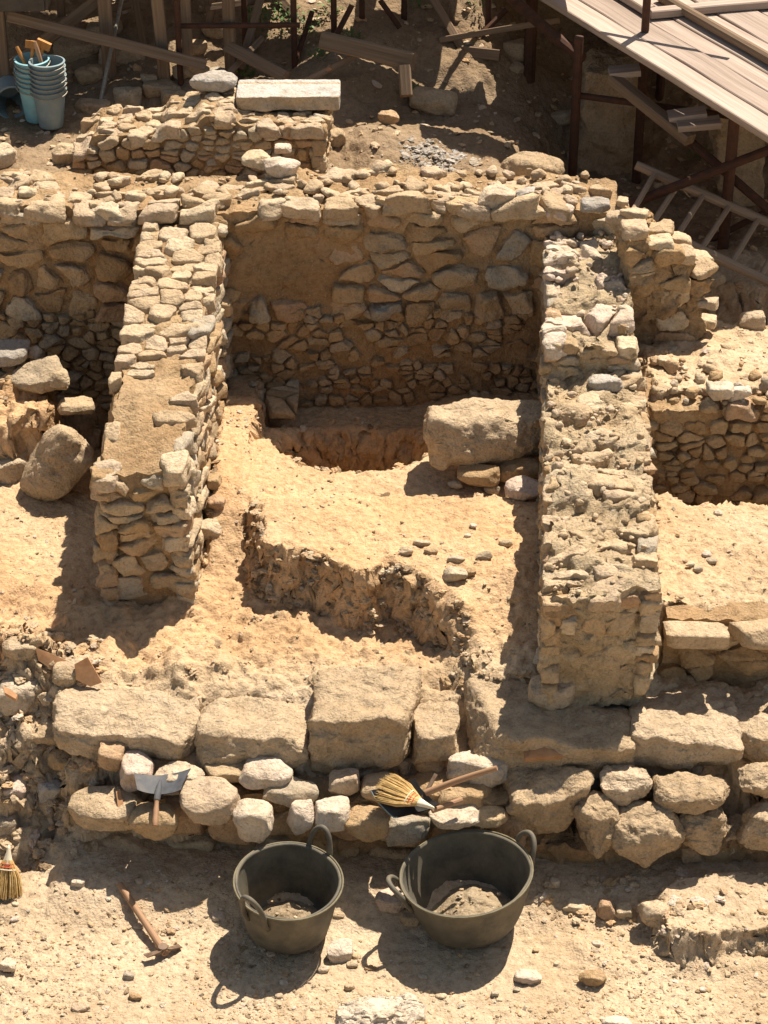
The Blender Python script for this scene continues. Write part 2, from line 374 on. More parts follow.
    lump = np.exp(-(((x - 0.0) / 0.32) ** 2 + ((y - 9.85) / 0.25) ** 2)) * 0.10
    h = h + lump
    up = np.clip(y - 10.45 + 0.25 * low, 0, 14)
    h = h + up * 0.42 + 0.9 * sst((y - 11.6) / 1.5)
    h = h - 6.0 * sst((y - 26) / 25) * 0 + 0.02 * np.clip(y - 26, 0, 60)
    far = sst((np.abs(x) - 3.0) / 6)
    h = h + far * 0.3 * low
    calm = 0.35 + 0.65 * np.maximum(rough_tr, bank)
    h = h + 0.010 * mid * calm + 0.0065 * hi * (0.42 + 0.12 * sst((y - 6.3) / 0.2) + 0.7 * rough_tr + bank)
    h = h + (0.0030 + 0.0012 * sst((y - 6.3) / 0.2)) * fbm(P3, 48, 3, 3, 0.65)
    return h
def hit(px, py, lift=0.0):
    d = ray(px, py); ts = np.linspace(5, 22, 1700)
    X = d[0] * ts; Y = d[1] * ts; Z = CAM_H + d[2] * ts
    below = Z < T(X, Y) + lift
    k = int(np.argmax(below)); return np.array((X[k], Y[k], Z[k]))

def grow(a, b, step, far, g=1.35):
    core = list(np.arange(a, b, step)); s = step; lo = []; x = a
    while x > -far: s *= g; x -= s; lo.append(x)
    hi = []; s = step; x = core[-1]
    while x < far: s *= g; x += s; hi.append(x)
    return np.array(lo[::-1] + core + hi)
gx = grow(-1.95, 2.1, 0.0085, 90); gy = grow(5.45, 9.1, 0.0085, 9.0)
gy = np.concatenate([gy[(gy > -40)], [] ]); gy = gy[gy <= 9.1]
yy = [9.1]; s = 0.0125
while yy[-1] < 11.8: yy.append(yy[-1] + s); s = min(s * 1.004, 0.03)
while yy[-1] < 120: s *= 1.3; yy.append(yy[-1] + s)
lo = [5.45]; s = 0.0085
while lo[-1] > -60: s *= 1.35; lo.append(lo[-1] - s)
gy = np.array(lo[:0:-1] + list(np.arange(5.45, 9.1, 0.0085)) + yy)
X, Y = np.meshgrid(gx, gy); xr, yr = X.ravel(), Y.ravel()
Z = T(xr, yr).reshape(X.shape)
gz_y, gz_x = np.gradient(Z, gy, gx)
slope = np.clip(np.hypot(gz_x, gz_y), 0, 4).ravel()
V = np.stack([xr, yr, Z.ravel()], 1)
nearm = (np.abs(xr) < 4) & (yr > 4) & (yr < 13)
amp = sst((slope - 0.5) / 2.0) * nearm                       # crumbly cut faces
dsp = vfbm(V, 17, 4, 77, 0.6)
V[:, 0] += dsp[:, 0] * 0.024 * amp; V[:, 1] += dsp[:, 1] * 0.032 * amp; V[:, 2] += dsp[:, 2] * 0.022 * amp
d2 = vfbm(V, 60, 3, 91, 0.6); V += d2 * (0.005 * amp + 0.0012 * nearm)[:, None]
ny, nx = X.shape; ii = np.arange(ny - 1)[:, None] * nx + np.arange(nx - 1)[None, :]
F = np.stack([ii, ii + 1, ii + nx + 1, ii + nx], -1).reshape(-1, 4)
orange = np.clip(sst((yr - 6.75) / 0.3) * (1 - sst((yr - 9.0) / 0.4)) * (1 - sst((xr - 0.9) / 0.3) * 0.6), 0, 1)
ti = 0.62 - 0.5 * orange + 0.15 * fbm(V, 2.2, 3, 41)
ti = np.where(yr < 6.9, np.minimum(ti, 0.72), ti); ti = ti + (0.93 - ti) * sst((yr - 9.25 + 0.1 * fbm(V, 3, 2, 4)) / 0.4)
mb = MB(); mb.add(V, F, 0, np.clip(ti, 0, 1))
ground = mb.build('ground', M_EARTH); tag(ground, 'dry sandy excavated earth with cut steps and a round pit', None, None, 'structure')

# ------------------------------------------------------------------ rubble masonry
def voro(mb, mapf, L, H, rowh, asp, relief, rng, mat=0, top=None, keep=None, p=12, n=6, gap=0.17, flat=0.25, chips=2, split=0.25, tint=(0, 1), back=0.04, jit=0.18, tiltc=0.2, rough=0.075, ang=0.10, lift=0.0):
    """lays irregular stones over a face (a along, b up, c out); mapf turns (a,b,c) into the world"""
    S = []; b = 0.0
    while b < H:
        rh = (rowh(b) if callable(rowh) else rowh) * rng.uniform(0.75, 1.3); a = -rng.uniform(0, rh)
        while a < L + rh:
            w = rh * asp * rng.uniform(0.55, 1.6)
            if rng.random() < split:
                S.append((a + w * 0.5, b + rh * 0.27, w, rh * 0.5)); S.append((a + w * rng.uniform(0.4, 0.6), b + rh * 0.76, w, rh * 0.5))
            else: S.append((a + w / 2, b + rh / 2 + rng.normal(0, jit) * rh, w, rh))
            a += w
        b += rh
    S = np.array(S); kx = 1.0 / asp; Q = S[:, :2] * np.array((kx, 1.0))
    for i in range(len(S)):
        a0, b0, w, hh = S[i]
        if a0 < -0.02 or a0 > L + 0.02: continue
        tp = top(a0) if top else H
        if b0 > tp - 0.25 * hh or b0 < -0.05: continue
        if keep is not None and not keep(a0, b0): continue
        d = Q - Q[i]; dist = np.hypot(d[:, 0], d[:, 1]); near = np.where((dist > 1e-6) & (dist < 3.2 * max(hh, w * kx)))[0]
        Nn = []; Hh = []
        for j in near:
            dv = d[j]; ja = rng.normal(0, ang); dv = np.array((dv[0] * math.cos(ja) - dv[1] * math.sin(ja), dv[0] * math.sin(ja) + dv[1] * math.cos(ja))); nn = np.array((dv[0] * kx, dv[1], rng.normal(0.05, 0.08) * np.hypot(*dv))); h = (dist[j] ** 2 / 2) - gap * hh * dist[j] * 0.5
            ln = np.linalg.norm(nn); Nn.append(nn / ln); Hh.append(max(h / ln, 0.004))
        rel = relief * rng.uniform(0.55, 1.3)
        v = unit((rng.normal(0, tiltc), rng.normal(0, tiltc), 1)); Nn.append(v); Hh.append(rel)
        Nn.append(np.array((0, 0, -1.0))); Hh.append(back)
        for e, nv in ((a0 + 0.012, (-1, 0, 0)), (L - a0 + 0.012, (1, 0, 0)), (b0 + 0.03, (0, -1, 0)), (tp - b0 + 0.012, (0, 1, 0))):
            Nn.append(unit(np.array(nv, float) + np.array((0, 0, rng.normal(0, 0.08))))); Hh.append(max(e, 0.008))
        for _ in range(chips):
            th = rng.uniform(0, 6.283); el = rng.uniform(0.35, 1.1)
            nv = np.array((math.cos(th) * math.cos(el), math.sin(th) * math.cos(el), math.sin(el)))
            Nn.append(nv); Hh.append((abs(nv[0]) * w * 0.5 + abs(nv[1]) * hh * 0.5 + nv[2] * rel) * rng.uniform(0.68, 0.95))
        Vv, Ff = hull((w * 0.6, hh * 0.6, max(rel, 0.02)), np.array(Nn), np.array(Hh), p * 3.2, n + 3)
        s = (w * hh) ** 0.5
        Vv[:, 2] += rng.uniform(-lift, lift)
        p_ = p
        Vv = Vv + vfbm(Vv, 1.6 / s, 4, int(rng.integers(1, 9999)), 0.6) * s * rough
        mb.add(mapf(Vv[:, 0] + a0, Vv[:, 1] + b0, Vv[:, 2]), Ff, mat, rng.uniform(*tint))

class Wall:
    """a rubble wall on a plan quad p0 p1 p2 p3 (counter-clockwise seen from above, p0-p1 is the front)"""
    def __init__(s, quad, z0, ztop, seed, earth=None):
        s.q = [np.asarray(p, float) for p in quad]; s.z0 = z0; s.zt = ztop; s.mb = MB(); s.rng = np.random.default_rng(seed); s.seed = seed
    def top(s, x, y): return s.zt(x, y) if callable(s.zt) else np.full(np.shape(x), s.zt)
    def core(s, inset=0.02, res=0.02, amp=0.018, tamp=0.012, mat=1):
        c = sum(s.q) / 4; Q = []
        for i in range(4):
            a, b, d = s.q[i - 1], s.q[i], s.q[(i + 1) % 4]
            e1 = unit(b - a); e2 = unit(d - b); n1 = np.array((-e1[1], e1[0])); n2 = np.array((-e2[1], e2[0]))
            Q.append(b + (n1 + n2) * inset)
        def bil(u, v): return ((1 - u) * (1 - v))[:, None] * Q[0] + (u * (1 - v))[:, None] * Q[1] + (u * v)[:, None] * Q[2] + ((1 - u) * v)[:, None] * Q[3]
        def patch(fn, nu, nv, topf=False):
            U, W = np.meshgrid(np.linspace(0, 1, nu + 1), np.linspace(0, 1, nv + 1)); P = fn(U.ravel(), W.ravel())
            d = vfbm(P, 9, 4, s.seed + 3, 0.55); P = P + d * np.array((amp, amp, tamp)) + vfbm(P, 42, 3, s.seed + 9, 0.65) * 0.007
            i0 = np.arange(nv)[:, None] * (nu + 1) + np.arange(nu)[None, :]
            s.mb.add(P, np.stack([i0, i0 + 1, i0 + nu + 2, i0 + nu + 1], -1).reshape(-1, 4), mat, np.clip(0.45 + 0.2 * fbm(P, 3, 3, s.seed), 0, 1))
        zz = lambda xy: s.top(xy[:, 0], xy[:, 1]) - 0.012
        for k in range(4):
            A, B = Q[k], Q[(k + 1) % 4]; Ln = np.linalg.norm(B - A)
            def side(u, v, A=A, B=B):
                xy = A + u[:, None] * (B - A); zt = zz(xy)
                z = s.z0 + v * (zt - s.z0); return np.column_stack([xy, z])
            hh = float(np.max(zz(np.array([A, B])))) - s.z0
            patch(side, max(4, int(Ln / res)), max(4, int(hh / res)))
        W1 = np.linalg.norm(Q[1] - Q[0]); W2 = np.linalg.norm(Q[3] - Q[0])
        def tp(u, v): xy = bil(u, v); return np.column_stack([xy, zz(xy)])
        patch(tp, max(4, int(W1 / res)), max(4, int(W2 / res)))
    def face(s, k, rowh, asp=1.5, relief=0.03, z0=None, **kw):
        A, B = s.q[k], s.q[(k + 1) % 4]; Ln = np.linalg.norm(B - A); U = (B - A) / Ln; Nn = np.array((U[1], -U[0])); zb = s.z0 if z0 is None else z0
        ins = relief * 0.58
        def mp(a, b, c):
            xy = A + a[:, None] * U + (c - ins)[:, None] * Nn; return np.column_stack([xy, zb + b])
        def top(a):
            xy = A + a * U; return float(np.ravel(s.top(np.array([xy[0]]), np.array([xy[1]])))[0]) - zb
        H = max(top(t * Ln) for t in np.linspace(0, 1, 12))
        voro(s.mb, mp, Ln, H, rowh, asp, relief, s.rng, 0, top=top, **kw)
    def caps(s, mb, rowh, asp=1.3, relief=0.018, along=True, mat=0, **kw):
        q = s.q; L = np.linalg.norm((q[3] + q[2] - q[0] - q[1]) / 2); W = np.linalg.norm((q[1] + q[2] - q[0] - q[3]) / 2)
        def mp(a, b, c):
            u = a / W; v = b / L
            xy = ((1 - u) * (1 - v))[:, None] * q[0] + (u * (1 - v))[:, None] * q[1] + (u * v)[:, None] * q[2] + ((1 - u) * v)[:, None] * q[3]
            zc = float(np.mean(s.top(xy[:, 0], xy[:, 1]))); sl = s.top(xy[:, 0], xy[:, 1]) - zc
            return np.column_stack([xy, zc + np.clip(sl, -0.012, 0.012) - 0.012 + c])
        voro(mb, mp, W, L, rowh, asp, relief, s.rng, mat, **kw)
    def build(s, label, mats=None, cat='wall'):
        o = s.mb.build('stone_wall', mats or [M_STONE, M_MORTAR]); return tag(o, label, cat)
def scatter_rocks(mb, rng, cnt, fn, size, mat=0, p=14, n=4, tint=(0, 1), flat=0.6, sink=0.3, power=2.0):
    k = 0
    while k < cnt:
        q = fn(rng)
        if q is None: continue
        sz = size[0] + (size[1] - size[0]) * rng.random() ** power
        e = np.array((rng.uniform(0.8, 1.4), rng.uniform(0.7, 1.1), rng.uniform(0.5, 0.9) * flat / 0.6)) * sz * 0.5
        V, F = rock(e, rng, p, 5, n, 0.05, 0.25, fine=0)
        V = rotz(rotx(roty(V, rng.normal(0, 0.25)), rng.normal(0, 0.25)), rng.uniform(0, 6.28))
        mb.add(V + np.asarray(q) + np.array((0, 0, e[2] * (1 - 2 * sink))), F, mat, rng.uniform(*tint)); k += 1

# left partition wall -------------------------------------------------
def lin(y, y0, z0, y1, z1): return z0 + (np.clip(y, min(y0, y1) - 5, max(y0, y1) + 5) - y0) * (z1 - z0) / (y1 - y0)
zt = lambda x, y: 1.135 + (np.asarray(y) - 7.32) * 0.175 + 0.012 * np.sin(np.asarray(y) * 9 + np.asarray(x) * 5)
LW = Wall([(-1.085, 7.30), (-0.75, 7.33), (-0.69, 8.90), (-1.005, 8.90)], 0.42, zt, 101)
LW.core()
LW.face(0, 0.07, 1.6, 0.034, z0=0.57, p=16, n=7, chips=4, split=0.3, rough=0.09)
LW.face(1, lambda b: 0.045 + 0.03 * abs(math.sin(b * 20)), 1.9, 0.034, z0=0.5, p=14, n=5, split=0.15)
LW.face(3, 0.1, 1.5, 0.03, z0=0.4, n=4)
lw = LW.build('narrow rubble partition wall left of the pit with flat slabs along its top')
m = MB()
LW.caps(m, lambda b: 0.075 if b < 0.75 else 0.098, 1.35, 0.024, p=11, n=9, chips=1, tiltc=0.09, rough=0.05, split=0.35, gap=0.13, jit=0.05, ang=0.05, lift=0.008,
        keep=lambda a, b: LW.rng.random() < (0.93 if b > 0.66 else (0.75 if (a < 0.07 or a > 0.27) else 0.3)))
m.build('coping', [M_CAP], lw)

# back wall -----------------------------------------------------------
zt = lambda x, y: 1.47 + 0.018 * np.sin(np.asarray(x) * 4.1 + 1) + 0.012 * np.sin(np.asarray(x) * 11) - 0.03 * sst((np.asarray(x) + 0.72) * -3)
BW = Wall([(-2.3, 8.90), (1.03, 8.90), (1.03, 9.26), (-2.3, 9.34)], 0.25, zt, 202)
BW.core(amp=0.012, tamp=0.02)
BW.face(0, 0.052, 1.35, 0.018, p=13, n=6, keep=lambda a, b: b < 0.70 and (a < 1.62 or BW.rng.random() < 0.6), chips=3, split=0.3, jit=0.35, tint=(0.0, 0.34), rough=0.09)
BW.face(0, lambda b: 0.108 if b < 0.40 else 0.07, 1.4, 0.03, z0=0.95, p=8, n=8, keep=lambda a, b: not (1.66 < a < 2.07 and 0.06 < b < 0.38), chips=3, split=0.4, jit=0.25, gap=0.2, ang=0.09, rough=0.09)
bw = BW.build('long rubble back wall crossing the trench behind the pit')
m = MB()
BW.caps(m, 0.085, 1.5, 0.024, p=14, n=6, chips=1, tiltc=0.16, split=0.3, keep=lambda a, b: BW.rng.random() < (0.9 if b < 0.09 else 0.55))
def on_bw(r): x = r.uniform(-2.2, 1.0); y = r.uniform(8.93, 9.26); return (x, y, float(zt(x, y)))
scatter_rocks(m, BW.rng, 260, on_bw, (0.012, 0.075), 0, n=5, power=2.2, sink=0.3, flat=0.45)
m.build('coping', [M_CAP], bw)

# right partition wall (front, rougher length) ------------------------
zt = lambda x, y: 1.03 + (np.asarray(y) - 6.65) * 0.05 + 0.014 * np.sin(np.asarray(y) * 13 + np.asarray(x) * 9)
RW = Wall([(0.575, 6.64), (0.965, 6.68), (1.045, 8.13), (0.655, 8.10)], 0.5, zt, 303)
RW.core(inset=0.006, amp=0.024, tamp=0.03, res=0.011)
RW.face(3, 0.07, 1.6, 0.024, z0=0.5, n=5, split=0.2)
RW.face(0, 0.06, 1.6, 0.026, z0=0.88, n=6)
RW.face(1, 0.07, 1.4, 0.03, z0=0.6, n=5)
rw = RW.build('rough earth-bonded partition wall right of the pit, nearer and lower length', [M_STONE, M_LIME])
m = MB()
RW.caps(m, 0.095, 1.5, 0.016, p=15, n=7, chips=2, tiltc=0.12, split=0.3, rough=0.09, jit=0.3, keep=lambda a, b: RW.rng.random() < 0.5)
def on_rw(r): y = r.uniform(6.66, 8.1); f = r.uniform(0.02, 0.98); x = 0.575 + (y - 6.65) * 0.055 + f * 0.39; return (x, y, float(zt(x, y)))
scatter_rocks(m, RW.rng, 190, on_rw, (0.008, 0.045), 0, n=4, power=2.0, sink=0.35)
m.build('coping', [M_CAP], rw)

zt = lambda x, y: 1.225 + (np.asarray(y) - 8.12) * 0.165 + 0.02 * np.sin(np.asarray(y) * 10 + np.asarray(x) * 12)
RR = Wall([(0.66, 8.10), (1.00, 8.13), (1.01, 8.895), (0.70, 8.895)], 0.45, zt, 304)
RR.core(inset=0.008, amp=0.028, tamp=0.03, res=0.014)
RR.face(3, 0.08, 1.4, 0.03, z0=0.45, n=5)
RR.face(0, 0.07, 1.4, 0.03, z0=1.03, n=6)
RR.face(1, 0.08, 1.4, 0.03, z0=1.0, n=5)
rr = RR.build('higher pale stretch of partition wall joining the back wall at the right', [M_STONE, M_LIME])
m = MB()
RR.caps(m, 0.12, 1.4, 0.02, p=11, n=7, chips=4, tiltc=0.28, split=0.2, rough=0.09, keep=lambda a, b: RR.rng.random() < 0.8)
def on_rr(r): y = r.uniform(8.12, 8.9); x = r.uniform(0.69, 1.0); return (x, y, float(zt(x, y)))
scatter_rocks(m, RR.rng, 80, on_rr, (0.010, 0.05), 0, n=4, power=2.0, sink=0.35)
m.build('coping', [M_PALE], rr)

# broken end of wall standing right of the corner ----------------------
def zt_f(x, y):
    x = np.asarray(x, float); return np.where(x < 1.10, 1.50, np.where(x < 1.19, 1.45, np.where(x < 1.285, 1.39, 1.31)))
FW = Wall([(1.0, 8.52), (1.36, 8.55), (1.37, 8.80), (1.0, 8.84)], 0.9, zt_f, 405)
FW.core(inset=0.008, amp=0.03, tamp=0.02, res=0.011)
FW.face(0, 0.085, 1.3, 0.02, z0=1.2, n=6, keep=lambda a, b: FW.rng.random() < 0.75)
FW.face(0, 0.085, 1.3, 0.016, z0=0.95, n=6, keep=lambda a, b: FW.rng.random() < 0.2 and b < 0.25)
fw = FW.build('broken stub of earth and stone wall stepping down beside the ladder')
m = MB(); rg = np.random.default_rng(44)
for (x, y, z, w) in ((1.04, 8.6, 1.5, .11), (1.05, 8.74, 1.5, .1), (1.14, 8.58, 1.45, .1), (1.15, 8.70, 1.45, .11), (1.23, 8.60, 1.39, .11), (1.24, 8.73, 1.39, .1), (1.325, 8.60, 1.31, .1), (1.33, 8.72, 1.31, .1), (1.365, 8.56, 1.18, .08), (1.36, 8.62, 1.06, .09)):
    V, F = rock(np.array((w, w * 0.9, w * 0.42)) * 0.56, rg, 14, 3, 9, 0.07, 0.12, box=True); m.add(rotz(V, rg.uniform(-0.5, 0.5)) + (x, y, z + 0.005), F, 0, rg.random())
m.build('coping', [M_CAP], fw)

# second wall with the marble slab on top --------------------------------
def zt_s(x, y):
    x = np.asarray(x, float); return np.interp(x, [-1.42, -1.36, -1.3, -1.02, -0.98, -0.86, -0.82, -0.68, -0.66, -0.24], [1.38, 1.42, 1.475, 1.485, 1.53, 1.54, 1.58, 1.58, 1.535, 1.53])
SW = Wall([(-1.40, 9.62), (-0.27, 9.60), (-0.25, 9.95), (-1.38, 9.97)], 1.18, zt_s, 506)
SW.core(inset=0.018)
SW.face(0, 0.052, 1.45, 0.026, z0=1.2, n=6, p=11)
SW.face(1, 0.06, 1.4, 0.028, z0=1.2, n=6); SW.face(3, 0.06, 1.4, 0.028, z0=1.2, n=5)
sw = SW.build('short low wall of small stones carrying the white marble slab')
m = MB(); SW.caps(m, 0.065, 1.5, 0.016, p=14, n=6, chips=2, tiltc=0.12, keep=lambda a, b: SW.rng.random() < 0.7 and b > 0.02); m.build('coping', [M_CAP], sw)

# cross wall of the right room, and the edge of its floor -----------------
XW = Wall([(1.03, 7.93), (3.0, 7.98), (3.0, 8.2), (1.03, 8.2)], 0.5, 1.05, 607)
XW.core(amp=0.02, tamp=0.02)
XW.face(0, 0.058, 1.3, 0.02, n=5, tint=(0.0, 0.25), keep=lambda a, b: a < 0.9 and XW.rng.random() < 0.75)  # darker stone tints stand in for the shade of this recess
xw = XW.build('shaded rubble retaining wall across the room right of the partition')
m = MB(); XW.caps(m, 0.06, 1.4, 0.024, p=12, n=6, chips=3, tiltc=0.2, keep=lambda a, b: b < 0.08 and a < 1.0 and XW.rng.random() < 0.3)
def on_xw(r): x = r.uniform(1.0, 1.9); return (x, r.uniform(7.94, 8.3), 1.055)
scatter_rocks(m, XW.rng, 70, on_xw, (0.015, 0.065), 0, n=5, power=1.6); m.build('coping', [M_STONE], xw)
NW = Wall([(1.02, 6.87), (2.6, 6.83), (2.6, 7.02), (1.02, 7.02)], 0.40, 0.765, 708)
NW.core(amp=0.012, tamp=0.008)
NW.face(0, 0.075, 1.5, 0.022, n=6, tint=(0, 0.25), keep=lambda a, b: a < 0.8 and NW.rng.random() < 0.6)  # cavity shade put into the colour: stones tinted dark
nw = NW.build('low wall with flat slab edging at the right edge below the sunlit floor')
NW.q[0] = np.array((1.04, 6.79)); NW.q[1] = np.array((2.6, 6.75))
m = MB(); NW.caps(m, 0.10, 2.0, 0.022, p=24, n=7, chips=1, tiltc=0.05, rough=0.02, split=0, keep=lambda a, b: b < 0.1 and a < 0.9); m.build('coping', [M_CAP], nw)

# lower rubble foundation facing the foreground ---------------------------
zt = lambda x, y: 0.335 + 0.02 * np.sin(np.asarray(x) * 7) - 0.10 * sst((-0.5 - np.asarray(x)) / 0.4)
DW = Wall([(-1.12, 6.44), (0.50, 6.34), (0.50, 6.55), (-1.12, 6.55)], -0.1, zt, 809)
DW.core(amp=0.025, tamp=0.03)
DW.face(0, 0.135, 1.25, 0.055, z0=-0.05, p=9, n=9, chips=5, split=0.12, gap=0.16, tint=(0.1, 0.9), rough=0.06)
dw = DW.build('low foundation wall of big rounded stones behind the two rubber buckets')
DE = Wall([(0.46, 6.30), (2.4, 6.30), (2.4, 6.62), (0.46, 6.6)], -0.1, 0.17, 810)
DE.core(amp=0.03, tamp=0.03); DE.face(0, 0.10, 1.3, 0.02, z0=-0.05, n=6, keep=lambda a, b: DE.rng.random() < 0.3 and a < 1.2)
DE.build('low earth footing under the boulders at the lower right')

# flat paving left of the pit
m = MB(); rng = np.random.default_rng(5)
qa = pp(0.60, (226, 408), (310, 402), (310, 372), (226, 372))
def mpav(a, b, c):
    x = qa[0][0] + a; y = qa[0][1] + b; return np.column_stack([x, y, np.full(len(x), 0.588) + c])
voro(m, mpav, 0.30, 0.24, 0.08, 1.3, 0.025, rng, 0, p=18, n=6, chips=1, tiltc=0.06, rough=0.03, back=0.03)
tag(m.build('stone_paving', [M_STONE]), 'patch of flat paving stones in shade between the partition wall and the pit', 'paving')

# ------------------------------------------------------------------ individual stones
RS = np.random.default_rng(99)
def stone(box, label, z=None, ratio=0.75, mat=None, p=12, n=14, chips=8, rough=0.055, tint=None, rz=None, tilt=0.14, name='loose_stone', cat='stone', group=None, fine=0.02, sink=0.06, dscale=1.0, rx=0, ry=0, cut=(0.66, 0.92), boxy=False):
    x0, y0, x1, y1 = box; cx = (x0 + x1) / 2
    Pf = hit(cx, y1) if z is None else at(cx, y1, z)
    S = pxm(Pf); ang = CAM_T + math.atan((y1 - 512) / CAM_F)
    w = (x1 - x0) / S; hp = (y1 - y0) / S
    dy = hp / (math.sin(ang) + ratio * math.cos(ang)); hz = ratio * dy; dy *= dscale
    e = np.array((w / 2, dy / 2, hz / 2)) * 1.06
    V, F = rock(e, RS, p, chips if boxy else 2, n, rough, tilt, fine=fine, cut=cut, box=boxy)
    if ry: V = roty(V, ry)
    if rx: V = rotx(V, rx)
    if rz: V = rotz(V, rz)
    lowz = V[:, 2].min(); loc = np.array((at(cx, y1, Pf[2])[0], Pf[1] + dy / 2, Pf[2] - sink * hz))
    m = MB(); m.add(V - np.array((0, 0, lowz)) + loc, F, 0, RS.random() if tint is None else tint)
    o = m.build(name, [mat or M_STONE], loc=tuple(loc)); return tag(o, label, cat, group)
UP = 'large blocks of the upper course'
B = dict(name='stone_block', cat='stone block', mat=M_BLOCK, p=12, chips=7, tilt=0.09, rough=0.075, n=36, fine=0.022, cut=(0.74, 0.95), boxy=True)
stone((58, 688, 200, 768), 'broad flat weathered block below the terracotta sherds at the left', 0.34, 0.5, tint=0.6, **B)
stone((200, 700, 320, 776), 'long rough block between the flat left block and the tall middle block', 0.34, 0.5, tint=0.5, **B)
stone((313, 666, 420, 778), 'tall squared block in the middle of the upper course, highest of its row', 0.33, 0.68, tint=0.3, **B)
stone((412, 696, 458, 768), 'narrow block fitted against the right side of the tall middle block', 0.36, 0.5, tint=0.4, **B)
stone((468, 684, 640, 782), 'long block under the end of the right partition wall, mostly in its shadow', 0.34, 0.5, tint=0.3, **B)
stone((632, 686, 736, 782), 'sunlit squared block right of the shadowed long block', 0.33, 0.5, tint=0.7, **B)
stone((730, 696, 812, 772), 'block cut by the right edge of the picture, in the upper course', 0.33, 0.5, tint=0.6, **B)
L = dict(name='boulder', cat='boulder', mat=M_BLOCK, p=9, chips=6, rough=0.09, n=28, fine=0.025)
stone((508, 756, 577, 846), 'upright squared boulder right of the hand pick, lower course', 0.17, 1.15, **dict(L, boxy=True, p=12))
stone((577, 782, 622, 856), 'tall narrow boulder leaning on the broad one in the lower right course', 0.17, 1.15, **L)
stone((608, 797, 688, 868), 'broad rounded boulder at the front of the lower right course', 0.16, 0.95, **L)
stone((598, 766, 656, 808), 'flat topped stone wedged behind the two front boulders', 0.32, 0.6, **L)
stone((652, 768, 734, 818), 'wide low boulder with a flat top behind the rounded ones on the right', 0.32, 0.55, **L)
stone((674, 798, 728, 856), 'round boulder in front of the wide low one on the right', 0.17, 1.0, **L)
stone((722, 815, 750, 852), 'small stone squeezed between two boulders near the right edge', 0.1, 0.9, **L)
stone((740, 797, 800, 856), 'squared boulder cut by the right edge in the lower course', 0.18, 0.9, **L)
stone((738, 762, 800, 802), 'boulder at the right edge under the cut block', 0.34, 0.55, **L)
stone((577, 770, 601, 794), 'small smooth grey stone between the upright boulder and its neighbour', 0.28, 0.9, M_GREY, 9)
stone((682, 838, 700, 866), 'small upright stone at the foot of the round boulder', None, 1.2)
# stones lying on the lower foundation
LG = dict(n=14)
stone((178, 774, 240, 830), 'large tan angular rock right of the shovel blade', 0.27, 0.8, tint=0.65, mat=M_CAP, n=16)
stone((232, 794, 273, 846), 'pale upright rock between the tan rock and the left bucket', 0.24, 0.9, M_PALE, n=14, tint=0.3)
stone((120, 748, 153, 794), 'pinkish rock left of the shovel', 0.31, 0.8, M_PALE, tint=0.9)
stone((98, 737, 126, 774), 'small dark-sided rock above the pinkish one', 0.36, 0.9)
stone((150, 760, 206, 798), 'broad pale rock behind the shovel blade', 0.32, 0.6, M_PALE, tint=0.2)
stone((203, 756, 250, 786), 'flat tan rock tucked behind the large angular one', 0.34, 0.55)
stone((238, 757, 292, 796), 'bright cream rock near the middle of the rubble row', 0.33, 0.6, M_PALE, tint=0.6)
stone((264, 774, 320, 810), 'low rock with a broken face in front of the cream one', 0.30, 0.6)
stone((287, 795, 314, 836), 'white chipped upright rock above the left bucket', 0.26, 0.9, M_PALE, tint=0.6)
stone((311, 795, 351, 836), 'squarish white-topped rock directly above the bucket handle', 0.26, 0.8, M_PALE, tint=0.5)
stone((327, 767, 361, 800), 'squared pinkish-grey rock on the ledge, left of the straw brush', 0.32, 0.8, M_CAP, p=20, tint=0.6)
stone((346, 800, 388, 846), 'tan rock below the dustpan', 0.22, 0.85)
stone((360, 768, 392, 806), 'rock half hidden under the straw brush', 0.30, 0.7, M_CAP)
stone((447, 741, 515, 794), 'big knobbly pale rock behind the pick handle', 0.33, 0.75, M_PALE, p=9, n=18, rough=0.09, tint=0.4)
stone((428, 803, 482, 832), 'flat pale rock right of the dustpan', 0.28, 0.45, M_PALE, tint=0.3)
stone((384, 806, 430, 848), 'earthy block behind the rim of the right bucket', 0.18, 0.9)
stone((470, 800, 508, 832), 'low tan rock left of the upright squared boulder', 0.26, 0.5)
stone((66, 783, 142, 838), 'earth-caked block at the left end of the foundation', 0.2, 0.6, M_BLOCK, n=18)
stone((415, 752, 447, 776), 'small rock in front of the tall middle block', 0.33, 0.6)
stone((128, 800, 180, 842), 'rock just beneath the shovel handle', 0.22, 0.8, tint=0.2)
# left bank
stone((-14, 660, 40, 716), 'large pale flat rock at the left edge, a sherd on its face', None, 0.6, M_PALE, n=16, tint=0.2)
stone((27, 708, 76, 758), 'squared block jutting from the left bank', None, 0.8, M_CAP, p=20, n=16)
stone((46, 742, 84, 776), 'rounded rock under the jutting squared block', None, 0.7)
stone((36, 776, 62, 806), 'grey rock low on the left bank', None, 0.8, M_GREY)
stone((50, 655, 82, 690), 'rough lump beside the terracotta sherds', None, 0.6, M_BLOCK)
stone((2, 772, 28, 806), 'pinkish rock at the left edge below the pale flat one', None, 0.7, M_PALE, tint=0.9)
stone((-10, 806, 18, 838), 'tan rock above the broom at the left edge', None, 0.7)
stone((0, 632, 40, 664), 'rough rock at the top of the left bank', None, 0.6, M_BLOCK)
